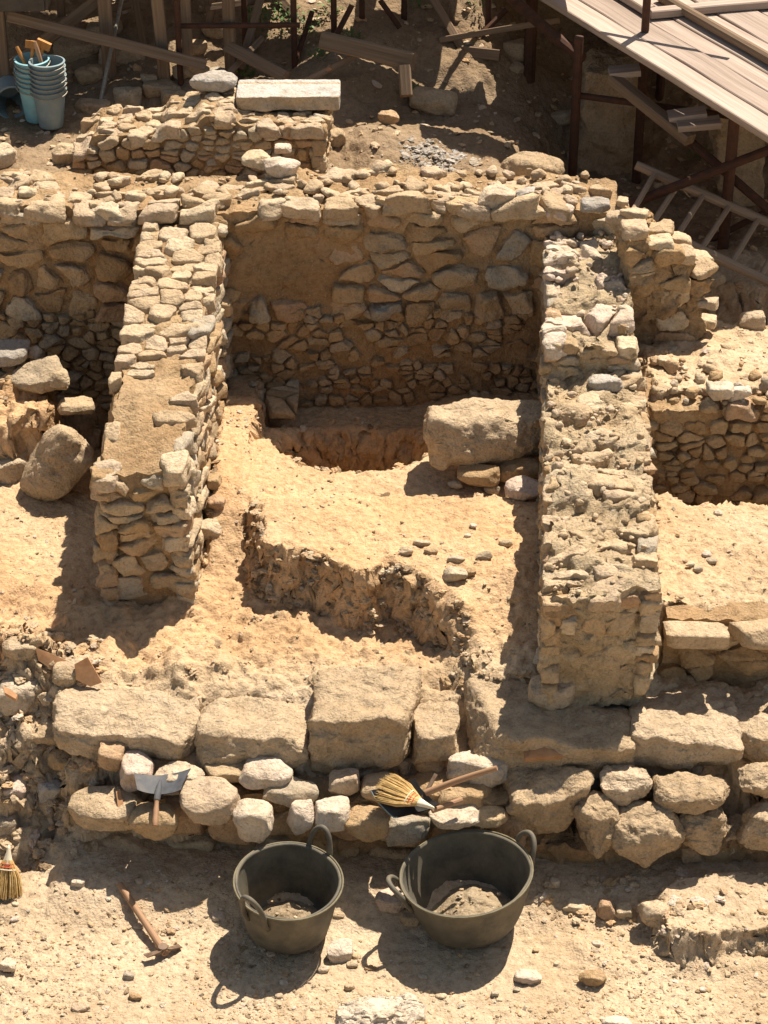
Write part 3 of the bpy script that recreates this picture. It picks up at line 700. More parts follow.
# left room
V, F = rock((0.225, 0.115, 0.105), RS, 5, 2, 30, 0.06, 0.1, fine=0.02); V = rotz(roty(V, -0.88), 0.15); bc = atY(57, 464, 8.14)
m = MB(); m.add(V + bc, F, 0, 0.3); tag(m.build('boulder', [M_BLOCK], loc=tuple(bc - np.array((0, 0, 0.17)))), 'big elongated boulder leaning against the left partition wall', 'boulder')
stone((-20, 442, 30, 490), 'smaller pointed boulder at the left edge beside the elongated one', 0.5, 0.75, M_BLOCK, name='boulder', cat='boulder')
stone((-20, 395, 62, 448), 'large squat earth-crusted block behind the elongated boulder', 0.55, 0.8, M_BLOCK, n=22, name='stone_block', cat='stone block')
stone((10, 356, 66, 398), 'tan broken block on the mound at the left', 0.78, 0.5, M_STONE, n=18, tint=0.3)
stone((-14, 340, 26, 372), 'grey edged slab at the left edge of the mound', 0.85, 0.4, M_GREY)
stone((55, 396, 94, 418), 'flat slab bridging the gap beside the partition wall', 0.72, 0.3, M_CAP, p=22)
stone((28, 344, 42, 360), 'little pale stone standing on the mound', 0.85, 0.9, M_PALE)
stone((46, 366, 68, 388), 'dark chipped stone on the mound edge', 0.82, 0.6)
# room floor
stone((424, 394, 566, 470), 'massive rough boulder set against the right partition wall, overhanging small stones', 0.76, 0.8, M_BLOCK, p=7, n=36, rough=0.08, chips=9, name='boulder', cat='boulder', tint=0.5, dscale=0.95, boxy=True, cut=(0.62, 0.85), tilt=0.2)
stone((502, 478, 542, 506), 'pale stone on the floor under the overhanging boulder', 0.72, 0.7, M_PALE)
stone((458, 462, 502, 490), 'brown stone propping up the overhanging boulder', 0.73, 0.7)
stone((498, 458, 545, 484), 'brown stone under the boulder next to the partition wall', 0.73, 0.7)
for bx, lb in (((538, 470, 556, 488), 'small brown stone wedged under the boulder against the wall'), ((484, 482, 500, 496), 'little flat stone lying under the overhanging boulder'), ((448, 478, 464, 490), 'small stone at the left end of the props under the boulder'), ((474, 470, 488, 482), 'stone chip between the two props under the boulder')):
    stone(bx, lb, 0.70, 0.7, n=9)
stone((196, 514, 222, 542), 'angular stone on the floor at the foot of the left wall', None, 0.8, M_CAP)
for bx, lb in (((208, 495, 226, 514), 'small stone against the left wall foot, behind the angular one'), ((204, 470, 222, 492), 'small stone against the left wall, farther from the camera'),
               ((398, 546, 414, 557), 'grey pebble-sized stone on the raised earth, leftmost of three'), ((424, 546, 438, 556), 'brown stone on the raised earth beside the grey one'),
               ((476, 551, 494, 561), 'whitish-grey stone on the raised earth near the wall shadow'), ((442, 567, 470, 584), 'pale stone at the crumbling lip of the raised earth'),
               ((394, 567, 408, 580), 'dark stone embedded in the lip of the raised earth'), ((466, 566, 476, 578), 'small pointed stone standing on the raised earth'),
               ((448, 554, 466, 564), 'flat stone in the middle of the raised earth'), ((412, 540, 432, 548), 'flat grey chip near the top of the raised earth'),
               ((343, 574, 372, 594), 'stone stuck in the cut face of the raised earth'), ((498, 538, 514, 548), 'brown chip beside the wall shadow on the raised earth'),
               ((528, 672, 576, 712), 'broken lump of masonry fallen against the front of the right partition wall')):
    stone(bx, lb, 0.53 if bx[0] == 528 else None, 0.7, M_BLOCK if bx[0] == 528 else None, n=16 if bx[0] == 528 else 8)
# behind
stone((50, 140, 83, 166), 'pale angular rock standing on the ground behind the back wall at the left', None, 0.85, M_CAP)
stone((-10, 142, 16, 170), 'brown rock at the left edge behind the back wall', None, 0.9)
stone((190, 69, 237, 95), 'whitish-grey rock on top of the low wall beside the marble slab', 1.58, 0.55, M_GREY, n=16, p=10)
stone((408, 82, 458, 120), 'squat sunlit earth-coloured boulder on the ground behind the back wall', None, 0.55, M_BLOCK, n=18, name='boulder', cat='boulder')
stone((498, 148, 568, 200), 'large rounded brown boulder half in shade behind the right corner', None, 0.7, M_BLOCK, n=20, p=7, name='boulder', cat='boulder', tint=0.1)
stone((324, 126, 346, 150), 'pale stone leaning at the end of the low wall', None, 0.8, M_CAP)
stone((378, 108, 400, 126), 'small dark-sided stone on the sunlit patch of ground', None, 0.8)
stone((264, 154, 298, 180), 'white chipped rock lying on the back wall', 1.48, 0.6, M_PALE, tint=0.6)
stone((240, 148, 270, 170), 'flat tan rock lying on the back wall beside the white one', 1.48, 0.4, M_CAP)
stone((274, 142, 292, 156), 'little whitish stone behind the white rock on the back wall', 1.48, 0.6, M_PALE)
stone((478, 182, 514, 212), 'pale block at the top right of the back wall', 1.44, 0.7, M_PALE, tint=0.2)
stone((513, 203, 550, 220), 'squared tan block on the corner of the back wall', 1.42, 0.6, M_CAP, p=22)
stone((514, 186, 534, 206), 'grey rounded stone on the corner of the back wall', 1.46, 0.8, M_GREY)
stone((545, 196, 575, 224), 'pale rock where the back wall meets the right wall', 1.40, 0.6, M_PALE)
stone((580, 196, 612, 216), 'long grey rock on the wall top right of the corner', 1.45, 0.6, M_GREY)
stone((606, 208, 634, 232), 'tan rock beside the long grey rock near the ladder', 1.44, 0.7, M_CAP)
stone((588, 372, 626, 396), 'rounded grey stone in the gap between the two lengths of right wall', 1.08, 0.7, M_GREY)
stone((706, 380, 736, 404), 'pale rounded stone on the edge of the shaded retaining wall', 1.07, 0.6, M_PALE)
stone((728, 384, 752, 402), 'flatter pale stone next to the rounded one on the retaining wall', 1.07, 0.6, M_PALE)
SH = dict(n=14)
stone((52, 36, 98, 64), 'big tan boulder in shade behind the stacked buckets', None, 0.7, M_BLOCK, name='boulder', cat='boulder')
stone((96, 44, 132, 68), 'rock right of the tan boulder in the shade', None, 0.7)
stone((112, 84, 142, 110), 'pointed rock in shade behind the low wall', None, 0.9)
stone((72, 96, 112, 116), 'flat rock in shade behind the low wall, left of the pointed one', None, 0.5)
stone((142, 78, 180, 100), 'dark rock in shade at the foot of the wooden posts', None, 0.6)
stone((504, 36, 536, 62), 'dark upright rock in front of the sunlit slope', None, 1.1, M_BLOCK)
for k in range(26):
    px, py = (RS.uniform(60, 230), RS.uniform(20, 105)) if k < 16 else (RS.uniform(470, 760), RS.uniform(60, 320))
    if k >= 16 and (py > 200 and px < 700): continue
    w = RS.uniform(14, 30)
    stone((px - w / 2, py - w * 0.38, px + w / 2, py + w * 0.38), 'rough rock tumbled in the shade beneath the scaffolding', None, 0.75, [M_STONE, M_BLOCK, M_CAP][k % 3], n=10, name='rubble_rock', group='rough rocks tumbled in shade beneath the scaffolding')
# foreground
stone((328, 998, 428, 1052), 'large whitish lumpy rock cut by the bottom edge', None, 0.5, M_PALE, p=7, n=34, rough=0.15, tint=0.45)
stone((327, 936, 356, 964), 'smooth white stone between the two rubber buckets', None, 0.6, M_PALE, 7, tint=0.6)
stone((374, 886, 408, 916), 'pinkish-white rock behind the gap between the buckets', None, 0.7, M_PALE, tint=0.8)
stone((400, 908, 422, 930), 'small reddish stone touching the right bucket', None, 0.8, M_CAP, tint=0.1)
stone((578, 968, 608, 988), 'reddish-brown stone on the ground right of the right bucket', None, 0.6, tint=0.05)
stone((512, 968, 544, 986), 'pale flat stone half buried right of the bucket shadow', None, 0.35, M_PALE)
stone((600, 1014, 634, 1032), 'white stone at the bottom edge right of the lumpy rock', None, 0.6, M_PALE, tint=0.6)
stone((70, 875, 86, 890), 'bright white stone near the broom', None, 0.7, M_PALE, tint=0.6)
stone((0, 956, 16, 974), 'pale stone at the left edge of the foreground', None, 0.5, M_PALE)
stone((70, 1002, 90, 1014), 'flat tan stone near the lower left corner', None, 0.5, M_CAP)
stone((128, 992, 142, 1002), 'little brown stone below the hand pick', None, 0.6, tint=0.0)
stone((210, 910, 226, 924), 'pale stone between the pick and the left bucket', None, 0.5, M_PALE)
stone((598, 894, 614, 922), 'upright stone on the broken earth right of the right bucket', None, 1.1)
stone((614, 902, 634, 922), 'pointed stone beside the upright one on the broken earth', None, 0.9)
stone((640, 895, 672, 930), 'rough clod-like rock in the broken ledge at lower right', None, 0.9, M_BLOCK)
stone((550, 876, 560, 890), 'small pale stone below the upright squared boulder', None, 0.8, M_PALE)
stone((562, 898, 588, 914), 'tan stone on the slope right of the right bucket', None, 0.6, M_CAP)
# loose pebbles lying about: one group, alike
GR = np.random.default_rng(17)
for k in range(60):
    px, py = (GR.uniform(10, 760), GR.uniform(880, 1015)) if k < 40 else (GR.uniform(400, 720), GR.uniform(505, 600))
    if k >= 40 and 520 < px < 670: continue
    w = GR.uniform(7, 13)
    stone((px - w / 2, py - w * 0.4, px + w / 2, py + w * 0.4), 'thumb-sized stone among many lying loose on the sandy ground', None, 0.6, GR.choice([M_PALE, M_STONE, M_CAP]), n=5, fine=0,
          name='pebble', cat='pebble', group='thumb-sized stones lying loose on the sandy ground')

# gravel: uncountable small chips
def gravel(cnt, fn, size, seed, mats, n=2):
    rng = np.random.default_rng(seed); xy = []
    while len(xy) < cnt: q = fn(rng); xy += [q] if q is not None else []
    xy = np.array(xy); z = T(xy[:, 0], xy[:, 1]); m = MB(); D, F = csphere(n)
    for (x, y), zz in zip(xy, z):
        s = size[0] + (size[1] - size[0]) * rng.random() ** 3.2
        e = np.array((rng.uniform(0.8, 1.6), rng.uniform(0.7, 1.1), rng.uniform(0.3, 0.6))) * s * 0.5
        V = D * (1 + rng.uniform(-0.3, 0.3, (len(D), 1))) * e
        V = rotz(roty(V, rng.normal(0, 0.3)), rng.uniform(0, 6.28))
        m.add(V + (x, y, zz + e[2] * 0.1), F, int(rng.integers(0, len(mats))), rng.random())
    return m.build('gravel', mats, smooth=False)
GM = [M_EARTH, M_CAP, M_EARTH, M_EARTH, M_STONE, M_CAP, M_EARTH, M_PALE]
def fg(r):
    x = r.uniform(-1.6, 1.7); y = r.uniform(5.5, 6.3)
    d = vnoise(np.array([[x * 3, y * 3, 1.0]]), 4)[0]
    return (x, y) if r.random() < 0.4 + 0.9 * d else None
tag(gravel(6500, fg, (0.004, 0.022), 1, GM), 'small chips and gravel strewn over the foreground earth', None, None, 'stuff')
def rm(r):
    x = r.uniform(-1.9, 1.9); y = r.uniform(6.5, 8.6); return (x, y)
tag(gravel(4500, rm, (0.004, 0.020), 2, GM), 'small chips strewn over the floors of the trench rooms', None, None, 'stuff')
def bk(r): return (r.uniform(-1.9, 2.0), r.uniform(8.3, 11.2))
tag(gravel(2600, bk, (0.006, 0.05), 3, GM), 'rubble chips strewn over the ground behind the walls', None, None, 'stuff')
def lb(r): return (r.uniform(-1.75, -1.05), r.uniform(6.35, 7.1)) if r.random() < 0.8 else (r.uniform(0.45, 1.4), r.uniform(6.0, 6.3))
tag(gravel(900, lb, (0.008, 0.055), 4, GM, 3), 'rubble of small stones on the left bank and broken ledge', None, None, 'stuff')
rgc = np.random.default_rng(61); cx = rgc.uniform(-0.75, 0.6, 16000); cy = rgc.uniform(6.75, 8.1, 16000); ee = 0.015
sl_ = np.hypot(T(cx + ee, cy) - T(cx - ee, cy), T(cx, cy + ee) - T(cx, cy - ee)) / (2 * ee)
ok = np.where(sl_ > 1.0)[0][:1500]; itc = iter(np.column_stack([cx[ok], cy[ok]]).tolist())
def clod(r): return next(itc)
cg = gravel(len(ok), clod, (0.006, 0.045), 62, [M_EARTH, M_EARTH, M_EARTH, M_MORTAR, M_EARTH, M_STONE], 3)
cg.name = 'earth_clods'; tag(cg, 'crumbs and clods clinging to the cut earth faces of the room', None, None, 'stuff')
def chips_(r):
    x, y = r.normal(0.22, 0.09), r.normal(9.72, 0.06); return (x, y)
tag(gravel(320, chips_, (0.01, 0.04), 6, [M_GREY]), 'little heap of whitish stone chippings behind the back wall', None, None, 'stuff')

# ------------------------------------------------------------------ solid helpers
def frame(d):
    d = unit(d); r = np.array((0, 0, 1.0)) if abs(d[2]) < 0.95 else np.array((0, 1.0, 0))
    s = unit(np.cross(r, d)); return d, s, np.cross(d, s)
def tube(mb, pts, rad, k=10, mat=0, tint=0.5, closed=False, cap=True):
    pts = np.asarray(pts, float); n = len(pts); rad = np.broadcast_to(np.asarray(rad, float), (n,)); V = []; G = []
    up = None; ln = 0
    for i in range(n):
        a = pts[(i - 1) % n] if (closed or i) else pts[0]; b = pts[(i + 1) % n] if (closed or i < n - 1) else pts[-1]
        d = unit(b - a)
        if up is None: _, s, u = frame(d)
        else: s = unit(np.cross(up, d)); u = np.cross(d, s)
        up = u
        if i: ln += np.linalg.norm(pts[i] - pts[i - 1])
        for j in range(k):
            t = 2 * math.pi * j / k; o = (s * math.cos(t) + u * math.sin(t)) * rad[i]; V.append(pts[i] + o)
            G.append((math.cos(t) * rad[i], ln, math.sin(t) * rad[i]))
    F = []
    for i in range(n if closed else n - 1):
        for j in range(k):
            F.append((i * k + j, i * k + (j + 1) % k, ((i + 1) % n) * k + (j + 1) % k, ((i + 1) % n) * k + j))
    if cap and not closed:
        for base, sg in ((0, 1), ((n - 1) * k, -1)):
            V.append(pts[0] if base == 0 else pts[-1]); G.append((0, 0, 0)); c = len(V) - 1
            for j in range(k):
                q = (c, base + (j + 1) % k, base + j) if sg > 0 else (c, base + j, base + (j + 1) % k)
                F.append((q[0], q[1], q[2], q[2]))
    F4 = [f for f in F if f[2] != f[3]]; F3 = [f[:3] for f in F if f[2] == f[3]]
    mb.add(V, F4, mat, tint, np.array(G))
    if F3:
        mb.F.append(np.array(F3) + mb.n - len(V)); mb.M.append(np.full(len(F3), mat))
def board(mb, a, b, w, th, up=(0, 0, 1), mat=0, tint=0.5, seed=0, warp=0.004, seg=10):
    """a plank or beam from a to b, width w, thickness th, softly worn edges"""
    a = np.asarray(a, float); b = np.asarray(b, float); d = b - a; Ln = np.linalg.norm(d); d /= Ln
    s = unit(np.cross(d, np.asarray(up, float))); u = np.cross(s, d)
    c = min(w, th) * 0.12
    prof = [(-w/2 + c, -th/2), (w/2 - c, -th/2), (w/2, -th/2 + c), (w/2, th/2 - c), (w/2 - c, th/2), (-w/2 + c, th/2), (-w/2, th/2 - c), (-w/2, -th/2 + c)]
    V = []; G = []
    for i in range(seg + 1):
        t = i / seg; cen = a + d * Ln * t
        wob = vfbm(np.array([[t * Ln * 2.0, seed * 3.1, 0]]), 1.0, 2, seed)[0] * warp
        for (x, y) in prof:
            V.append(cen + s * (x + wob[0]) + u * (y + wob[1])); G.append((x + seed * 1.7, t * Ln, y + seed * 0.7))
    F = [(i * 8 + j, i * 8 + (j + 1) % 8, (i + 1) * 8 + (j + 1) % 8, (i + 1) * 8 + j) for i in range(seg) for j in range(8)]
    mb.add(V, F, mat, tint, np.array(G)); n0 = mb.n - len(V)
    mb.F.append(np.array([[n0 + 7 - j for j in range(8)], [n0 + seg * 8 + j for j in range(8)]])); mb.M.append(np.full(2, mat))
def one(fn, name, mats, parent=None, loc=None, smooth=True, angle=35):
    m = MB(); fn(m); return m.build(name, mats, parent, loc, smooth, angle)
def lathe(mb, prof, c, k=48, mat=0, tint=0.5, sx=1.0, sy=1.0, rz=0.0, wob=0.0, seed=1, tiltx=0, tilty=0, close=False):
    V = []; n = len(prof)
    for i, (r, z) in enumerate(prof):
        for j in range(k):
            t = 2 * math.pi * j / k; V.append((r * math.cos(t) * sx, r * math.sin(t) * sy, z))
    V = np.array(V)
    if wob: V[:, :2] *= (1 + wob * fbm(np.column_stack([V[:, :2] * 6, V[:, 2] * 4]), 1.0, 2, seed))[:, None]
    V = rotz(V, rz); V = roty(rotx(V, tiltx), tilty) + np.asarray(c, float)
    F = [(i * k + j, i * k + (j + 1) % k, (i + 1) * k + (j + 1) % k, (i + 1) * k + j) for i in range(n - 1) for j in range(k)]
    mb.add(V, F, mat, tint)
def kid(o, parent):                                          # parts of an Empty at loc: keep world place
    o.parent = parent; o.matrix_parent_inverse = Matrix.Translation(parent.location).inverted(); return o

# ------------------------------------------------------------------ the two rubber buckets
def rubber_bucket(c, R, r, h, sx, rz, label, soil_label, soil_h, tx, ty, handles):
    root = empty('rubber_bucket', tuple(c), label, 'bucket', 'black rubber buckets in the foreground')
    def pt(th, rad, z, out=0):
        p = np.array([[math.cos(th) * (rad + out) * sx, math.sin(th) * (rad + out) / sx, z]]); return (roty(rotx(rotz(p, rz), tx), ty) + c)[0]
    th = 0.007
    pr = [(0.001, 0.0), (r * 0.78, 0.0), (r * 0.9, 0.006), (r * 0.97, 0.018)] + [(r + (R - r) * (t ** 0.62), 0.012 + (h - 0.012) * t) for t in np.linspace(0.10, 0.97, 12)]
    pr += [(R * 1.005, h * 0.985), (R * 1.012, h), (R - 0.004, h + 0.004), (R - th - 0.004, h - 0.004)]
    pr += [(r - th + (R - r) * (t ** 0.62), 0.012 + (h - 0.012) * t) for t in np.linspace(0.95, 0.06, 12)] + [(r * 0.86 - th, 0.02), (r * 0.7, 0.012), (0.001, 0.012)]
    m = MB(); lathe(m, pr, c, 72, 0, 0.5, sx, 1 / sx, rz, 0.03, 3 + int(R * 1000), tx, ty)
    kid(m.build('body', [M_RUBBER]), root)
    m = MB(); ring = [pt(t, R, h + 0.001, 0.0035) for t in np.linspace(0, 2 * math.pi, 72, endpoint=False)]
    tube(m, ring, 0.0038, 8, closed=True); kid(m.build('rim', [M_RIM]), root)
    for (ang, fold, size) in handles:
        pts = []; w = 0.235
        for q in np.linspace(0, math.pi, 22):
            a2 = ang + math.cos(q) * w * (1.0 - 0.12 * math.sin(q)); lift = math.sin(q) * size
            pts.append(pt(a2, R, h - 0.035 + 0.05 * math.sin(q) ** 0.5 + lift * math.cos(fold), 0.008 + lift * math.sin(fold)))
        ends = [pt(ang + w * 1.02, R, h - 0.075, -0.012)], [pt(ang - w * 1.02, R, h - 0.075, -0.012)]
        m = MB(); tube(m, ends[0] + pts + ends[1], [0.009] + [0.0095] * 22 + [0.009], 10); kid(m.build('handle', [M_RUBBER]), root)
    # soil inside lies loose: a thing of its own
    zc = soil_h; rad = r + (R - r) * ((zc / h) ** 0.8) - th - 0.004
    nr, na = 16, 56; V = [(0, 0, 0)]
    for i in range(1, nr + 1):
        for j in range(na):
            t = 2 * math.pi * j / na; V.append((rad * i / nr * math.cos(t) * sx, rad * i / nr * math.sin(t) / sx, 0))
    V = np.array(V, float); rr_ = np.hypot(V[:, 0], V[:, 1]) / rad
    V[:, :2] *= 0.93; V[:, 0] += 0.012; V[:, 2] = zc - 0.03 + 0.065 * np.cos(np.clip(rr_, 0, 1) * 1.5) + 0.012 * fbm(V + c, 22, 4, 8, 0.6) * (1 - rr_ * 0.3) - 0.012
    V = rotz(V, rz); F3 = [(0, 1 + j, 1 + (j + 1) % na) for j in range(na)]
    F = [(1 + i * na + j, 1 + i * na + (j + 1) % na, 1 + (i + 1) * na + (j + 1) % na, 1 + (i + 1) * na + j) for i in range(nr - 1) for j in range(na)]
    F = [(f[0], f[3], f[2], f[1]) for f in F]
    m = MB(); V = roty(rotx(V, tx), ty); m.add(V + c, F, 0, 0.6); m.F.append(np.array(F3)); m.M.append(np.zeros(len(F3), int))
    rg = np.random.default_rng(int(R * 999))
    for _ in range(22):
        a, q = rg.uniform(0, 6.28), rg.uniform(0, 0.75) * rad; Vr, Fr = rock(np.array((1.3, 1, 0.8)) * rg.uniform(0.002, 0.007), rg, n=4, fine=0)
        m.add(Vr + c + np.array((q * math.cos(a), q * math.sin(a), zc + 0.02)), Fr, 1, rg.random())
    tag(m.build('soil_heap', [M_SOIL, M_STONE], loc=tuple(c + np.array((0, 0, zc)))), soil_label, 'soil')
cl = hit(288, 930); cr = hit(471, 922)
rubber_bucket(cl, 0.187, 0.135, 0.243, 1.0, 0.0, 'smaller black rubber bucket, left of the pair, one handle standing up behind', 'small heap of dry soil at the bottom of the left rubber bucket', 0.055, 0.05, 0.03,
              ((1.00, 0.25, 0.075), (math.pi + 0.95, 0.35, 0.085)))
rubber_bucket(cr, 0.222, 0.150, 0.238, 1.035, 0.2, 'wider black rubber bucket, right of the pair, handles sticking out sideways', 'larger heap of grey soil in the right rubber bucket', 0.07, 0.03, -0.09,
              ((0.30, 0.7, 0.045), (math.pi + 0.02, 0.95, 0.045)))

# ------------------------------------------------------------------ hand tools
# hoe-pick on the ground
p0 = hit(120, 888) + (0, 0, 0.018); p1 = hit(164, 957) + (0, 0, 0.03)
root = empty('hand_pick', tuple(p1), 'hand pick with wooden shaft and broad iron head lying on the foreground earth', 'pick')
kid(one(lambda m: tube(m, [p0 + (p1 - p0) * t for t in np.linspace(0, 1.04, 14)], np.interp(np.linspace(0, 1, 14), [0, 0.1, 0.5, 1], [0.012, 0.0135, 0.012, 0.0145]), 12), 'shaft', [M_TOOLWOOD]), root)
dd = unit(p1 - p0); side = unit(np.cross((0, 0, 1.0), dd))
def head(m):
    k = 13; V = []; F = []
    for i in range(k):
        t = -1 + 2 * i / (k - 1); w = 0.018 + 0.012 * abs(t) ** 2 - 0.006 * (abs(t) < 0.25); th = 0.009 if abs(t) < 0.3 else 0.006 - 0.004 * abs(t)
        cpt = p1 + side * t * 0.068 + dd * (0.006 - 0.012 * t * t) + np.array((0, 0, 0.006 + 0.010 * t * -1 - 0.012 * t * t))
        for a, b in ((-w, -th), (w, -th), (w, th), (-w, th)): V.append(cpt + dd * a * 0.55 + np.array((0, 0, 1.0)) * (b + a * 0.25))
    for i in range(k - 1):
        for j in range(4): F.append((i * 4 + j, i * 4 + (j + 1) % 4, i * 4 + 4 + (j + 1) % 4, i * 4 + 4 + j))
    F += [(3, 2, 1, 0), (k * 4 - 4, k * 4 - 3, k * 4 - 2, k * 4 - 1)]; m.add(V, F)
kid(one(head, 'head', [M_IRON]), root)
kid(one(lambda m: tube(m, [p1 - dd * 0.002 + (0, 0, z) for z in (-0.005, 0.02)], [0.019, 0.017], 12), 'socket', [M_IRON]), root)

# flat coal shovel resting on the rubble
zs = 0.385
c0 = at(160, 789, zs); root = empty('hand_shovel', tuple(c0), 'small dark steel shovel with short wooden handle lying blade up on the rubble', 'shovel')
def blade(m):
    nx_, ny_ = 14, 8; V = []
    for j in range(ny_ + 1):
        v = j / ny_
        for i in range(nx_ + 1):
            u = -1 + 2 * i / nx_; w = 0.078 + 0.018 * v + (0.012 * v * v if u > 0 else 0)
            V.append((u * w, -0.02 + 0.088 * v + 0.010 * v * u, 0.018 * abs(u) ** 3 - 0.012 * (1 - abs(u)) + 0.008 * (1 - v)))
    V = np.array(V); F = [(j * (nx_ + 1) + i, j * (nx_ + 1) + i + 1, (j + 1) * (nx_ + 1) + i + 1, (j + 1) * (nx_ + 1) + i) for j in range(ny_) for i in range(nx_)]
    V = rotx(V, 0.28) + c0; n_ = len(V); m.add(V, F); m.add(V - (0, 0, 0.0025), [f[::-1] for f in F])
kid(one(blade, 'blade', [M_STEEL]), root)
hb = c0 + np.array((-0.008, -0.015, 0.0)); he = at(155, 826, zs - 0.06)
kid(one(lambda m: tube(m, [c0 + (0, 0.035, 0.012), c0 + (-0.003, 0.0, 0.008), hb + (he - hb) * 0.25], [0.003, 0.012, 0.012], 10), 'socket', [M_STEEL]), root)
kid(one(lambda m: tube(m, [hb + (he - hb) * t for t in np.linspace(0.2, 1, 8)], [0.0105, 0.0085, 0.0085, 0.011, 0.0105, 0.011, 0.0125, 0.0095], 12), 'handle', [M_TOOLWOOD]), root)

# dustpan, straw brush and pick on the ledge
zd = 0.37
cd = at(400, 803, zd); root = empty('dustpan', tuple(cd), 'black dustpan with stubby wooden handle under the straw brush', 'dustpan')
def pan(m):
    A, Bq, Cq, Dq = at(371, 795, zd + 0.03), at(397, 822, zd - 0.02), at(440, 812, zd + 0.01), at(415, 788, zd + 0.04)
    k = 8; V = []
    for i in range(k + 1):
        for j in range(k + 1):
            u, v = i / k, j / k; p_ = (1 - u) * (1 - v) * A + u * (1 - v) * Bq + u * v * Cq + (1 - u) * v * Dq
            V.append(p_ + np.array((0, 0, 0.022 * (abs(2 * u - 1) ** 4) + 0.022 * v ** 6)))
    V = np.array(V); F = [(i * (k + 1) + j, (i + 1) * (k + 1) + j, (i + 1) * (k + 1) + j + 1, i * (k + 1) + j + 1) for i in range(k) for j in range(k)]
    m.add(V, F); m.add(V - (0, 0, 0.004), [f[::-1] for f in F])
kid(one(pan, 'pan', [M_PLASTIC]), root)
def edge(m): A, Bq = at(371, 795, zd + 0.03), at(397, 822, zd - 0.02); tube(m, [A + (Bq - A) * t + (0, 0, 0.02 * abs(2 * t - 1) ** 4) for t in np.linspace(0, 1, 9)], 0.0022, 6)
kid(one(edge, 'lip', [M_GREYB]), root)
kid(one(lambda m: tube(m, [at(432, 811, zd + 0.02), at(445, 806, zd + 0.022), at(462, 800, zd + 0.024)], [0.009, 0.011, 0.012], 10), 'handle', [M_TOOLWOOD]), root)

def broom(tip_c, neck, width, root, strands, seed, zl=0.03, flatn=(0, 0, 1)):
    rg = np.random.default_rng(seed); d = unit(tip_c - neck); s = unit(np.cross(np.asarray(flatn, float), d)); u = np.cross(d, s); Ln = np.linalg.norm(tip_c - neck)
    m = MB()
    for _ in range(strands):
        q = rg.uniform(-1, 1); h_ = rg.uniform(-1, 1) * math.sqrt(max(0, 1 - q * q))
        e = neck + d * Ln * rg.uniform(0.9, 1.06) * (1 - 0.10 * q * q) + s * q * width / 2 + u * h_ * zl
        b = neck + s * q * width * 0.12 + u * h_ * zl * 0.45
        mid_ = (b + e) / 2 + s * q * width * 0.08 + u * rg.normal(0, 0.003)
        tube(m, [b, mid_, e], [0.0022, 0.0018, 0.0008], 4, tint=rg.random(), cap=False)
    kid(m.build('bristles', [M_STRAW]), root)
    m = MB(); ks = 24
    for t0, t1, w0, w1 in ((-0.38, 0.14, 0.07, 0.34),):
        prof = [(t, w0 + (w1 - w0) * ((t - t0) / (t1 - t0)) ** 1.2) for t in np.linspace(t0, t1, 8)]
        V = []
        for t, w in prof:
            for j in range(ks):
                a = 2 * math.pi * j / ks; V.append(neck + d * Ln * t + s * math.cos(a) * width * w * 0.5 + u * math.sin(a) * (zl * 0.25 + zl * 0.8 * w))
        V.append(neck + d * Ln * t0 * 1.05)
        F = [(i * ks + j, i * ks + (j + 1) % ks, (i + 1) * ks + (j + 1) % ks, (i + 1) * ks + j) for i in range(7) for j in range(ks)]
        m.add(V, F); m.F.append(np.array([(len(V) - 1, (j + 1) % ks, j) for j in range(ks)])); m.M.append(np.zeros(ks, int))
    kid(m.build('neck', [M_PALESTRAW]), root)
    for t in (0.10, 0.18, 0.25):
        m = MB(); w = 0.34 + (t - 0.1) * 1.1
        tube(m, [neck + d * Ln * t + s * math.cos(a) * width * w * 0.53 + u * math.sin(a) * zl * (0.25 + 0.8 * w) for a in np.linspace(0, 6.283, 24, endpoint=False)], 0.0022, 5, closed=True)
        kid(m.build('binding', [M_RED if t < 0.2 else M_PALESTRAW]), root)
tipc = at(381, 786, 0.41); nk = at(419, 802, 0.42)
root = empty('hand_brush', tuple(nk), 'short straw hand brush with red binding lying across the dustpan', 'brush')
broom(tipc, nk, 0.13, root, 420, 3, 0.026, (0, -0.4, 1))
root = empty('hand_brush', tuple(hit(8, 895)), 'upright straw whisk at the left edge with cream neck and red string', 'brush')
bt = hit(5, 899) + (0, 0, 0.01); broom(bt, bt + (0.012, 0.07, 0.115), 0.125, root, 420, 4, 0.035, (0, -1, 0.6))

q0 = at(426, 793, 0.42); q1 = at(497, 768, 0.54)
root = empty('hand_pick', tuple(q0), 'hand pick with slim wooden handle leaning on the big pale rock', 'pick')
kid(one(lambda m: tube(m, [q0 + (q1 - q0) * t + (0, 0, 0.006 * math.sin(3.1 * t)) for t in np.linspace(0, 1, 10)], np.linspace(0.013, 0.0095, 10), 12), 'shaft', [M_TOOLWOOD]), root)
h0 = at(436, 774, 0.46); h1 = at(420, 803, 0.39)
kid(one(lambda m: board(m, h0, h1, 0.014, 0.008, (0, -0.3, 1), seg=6), 'head', [M_IRON]), root)

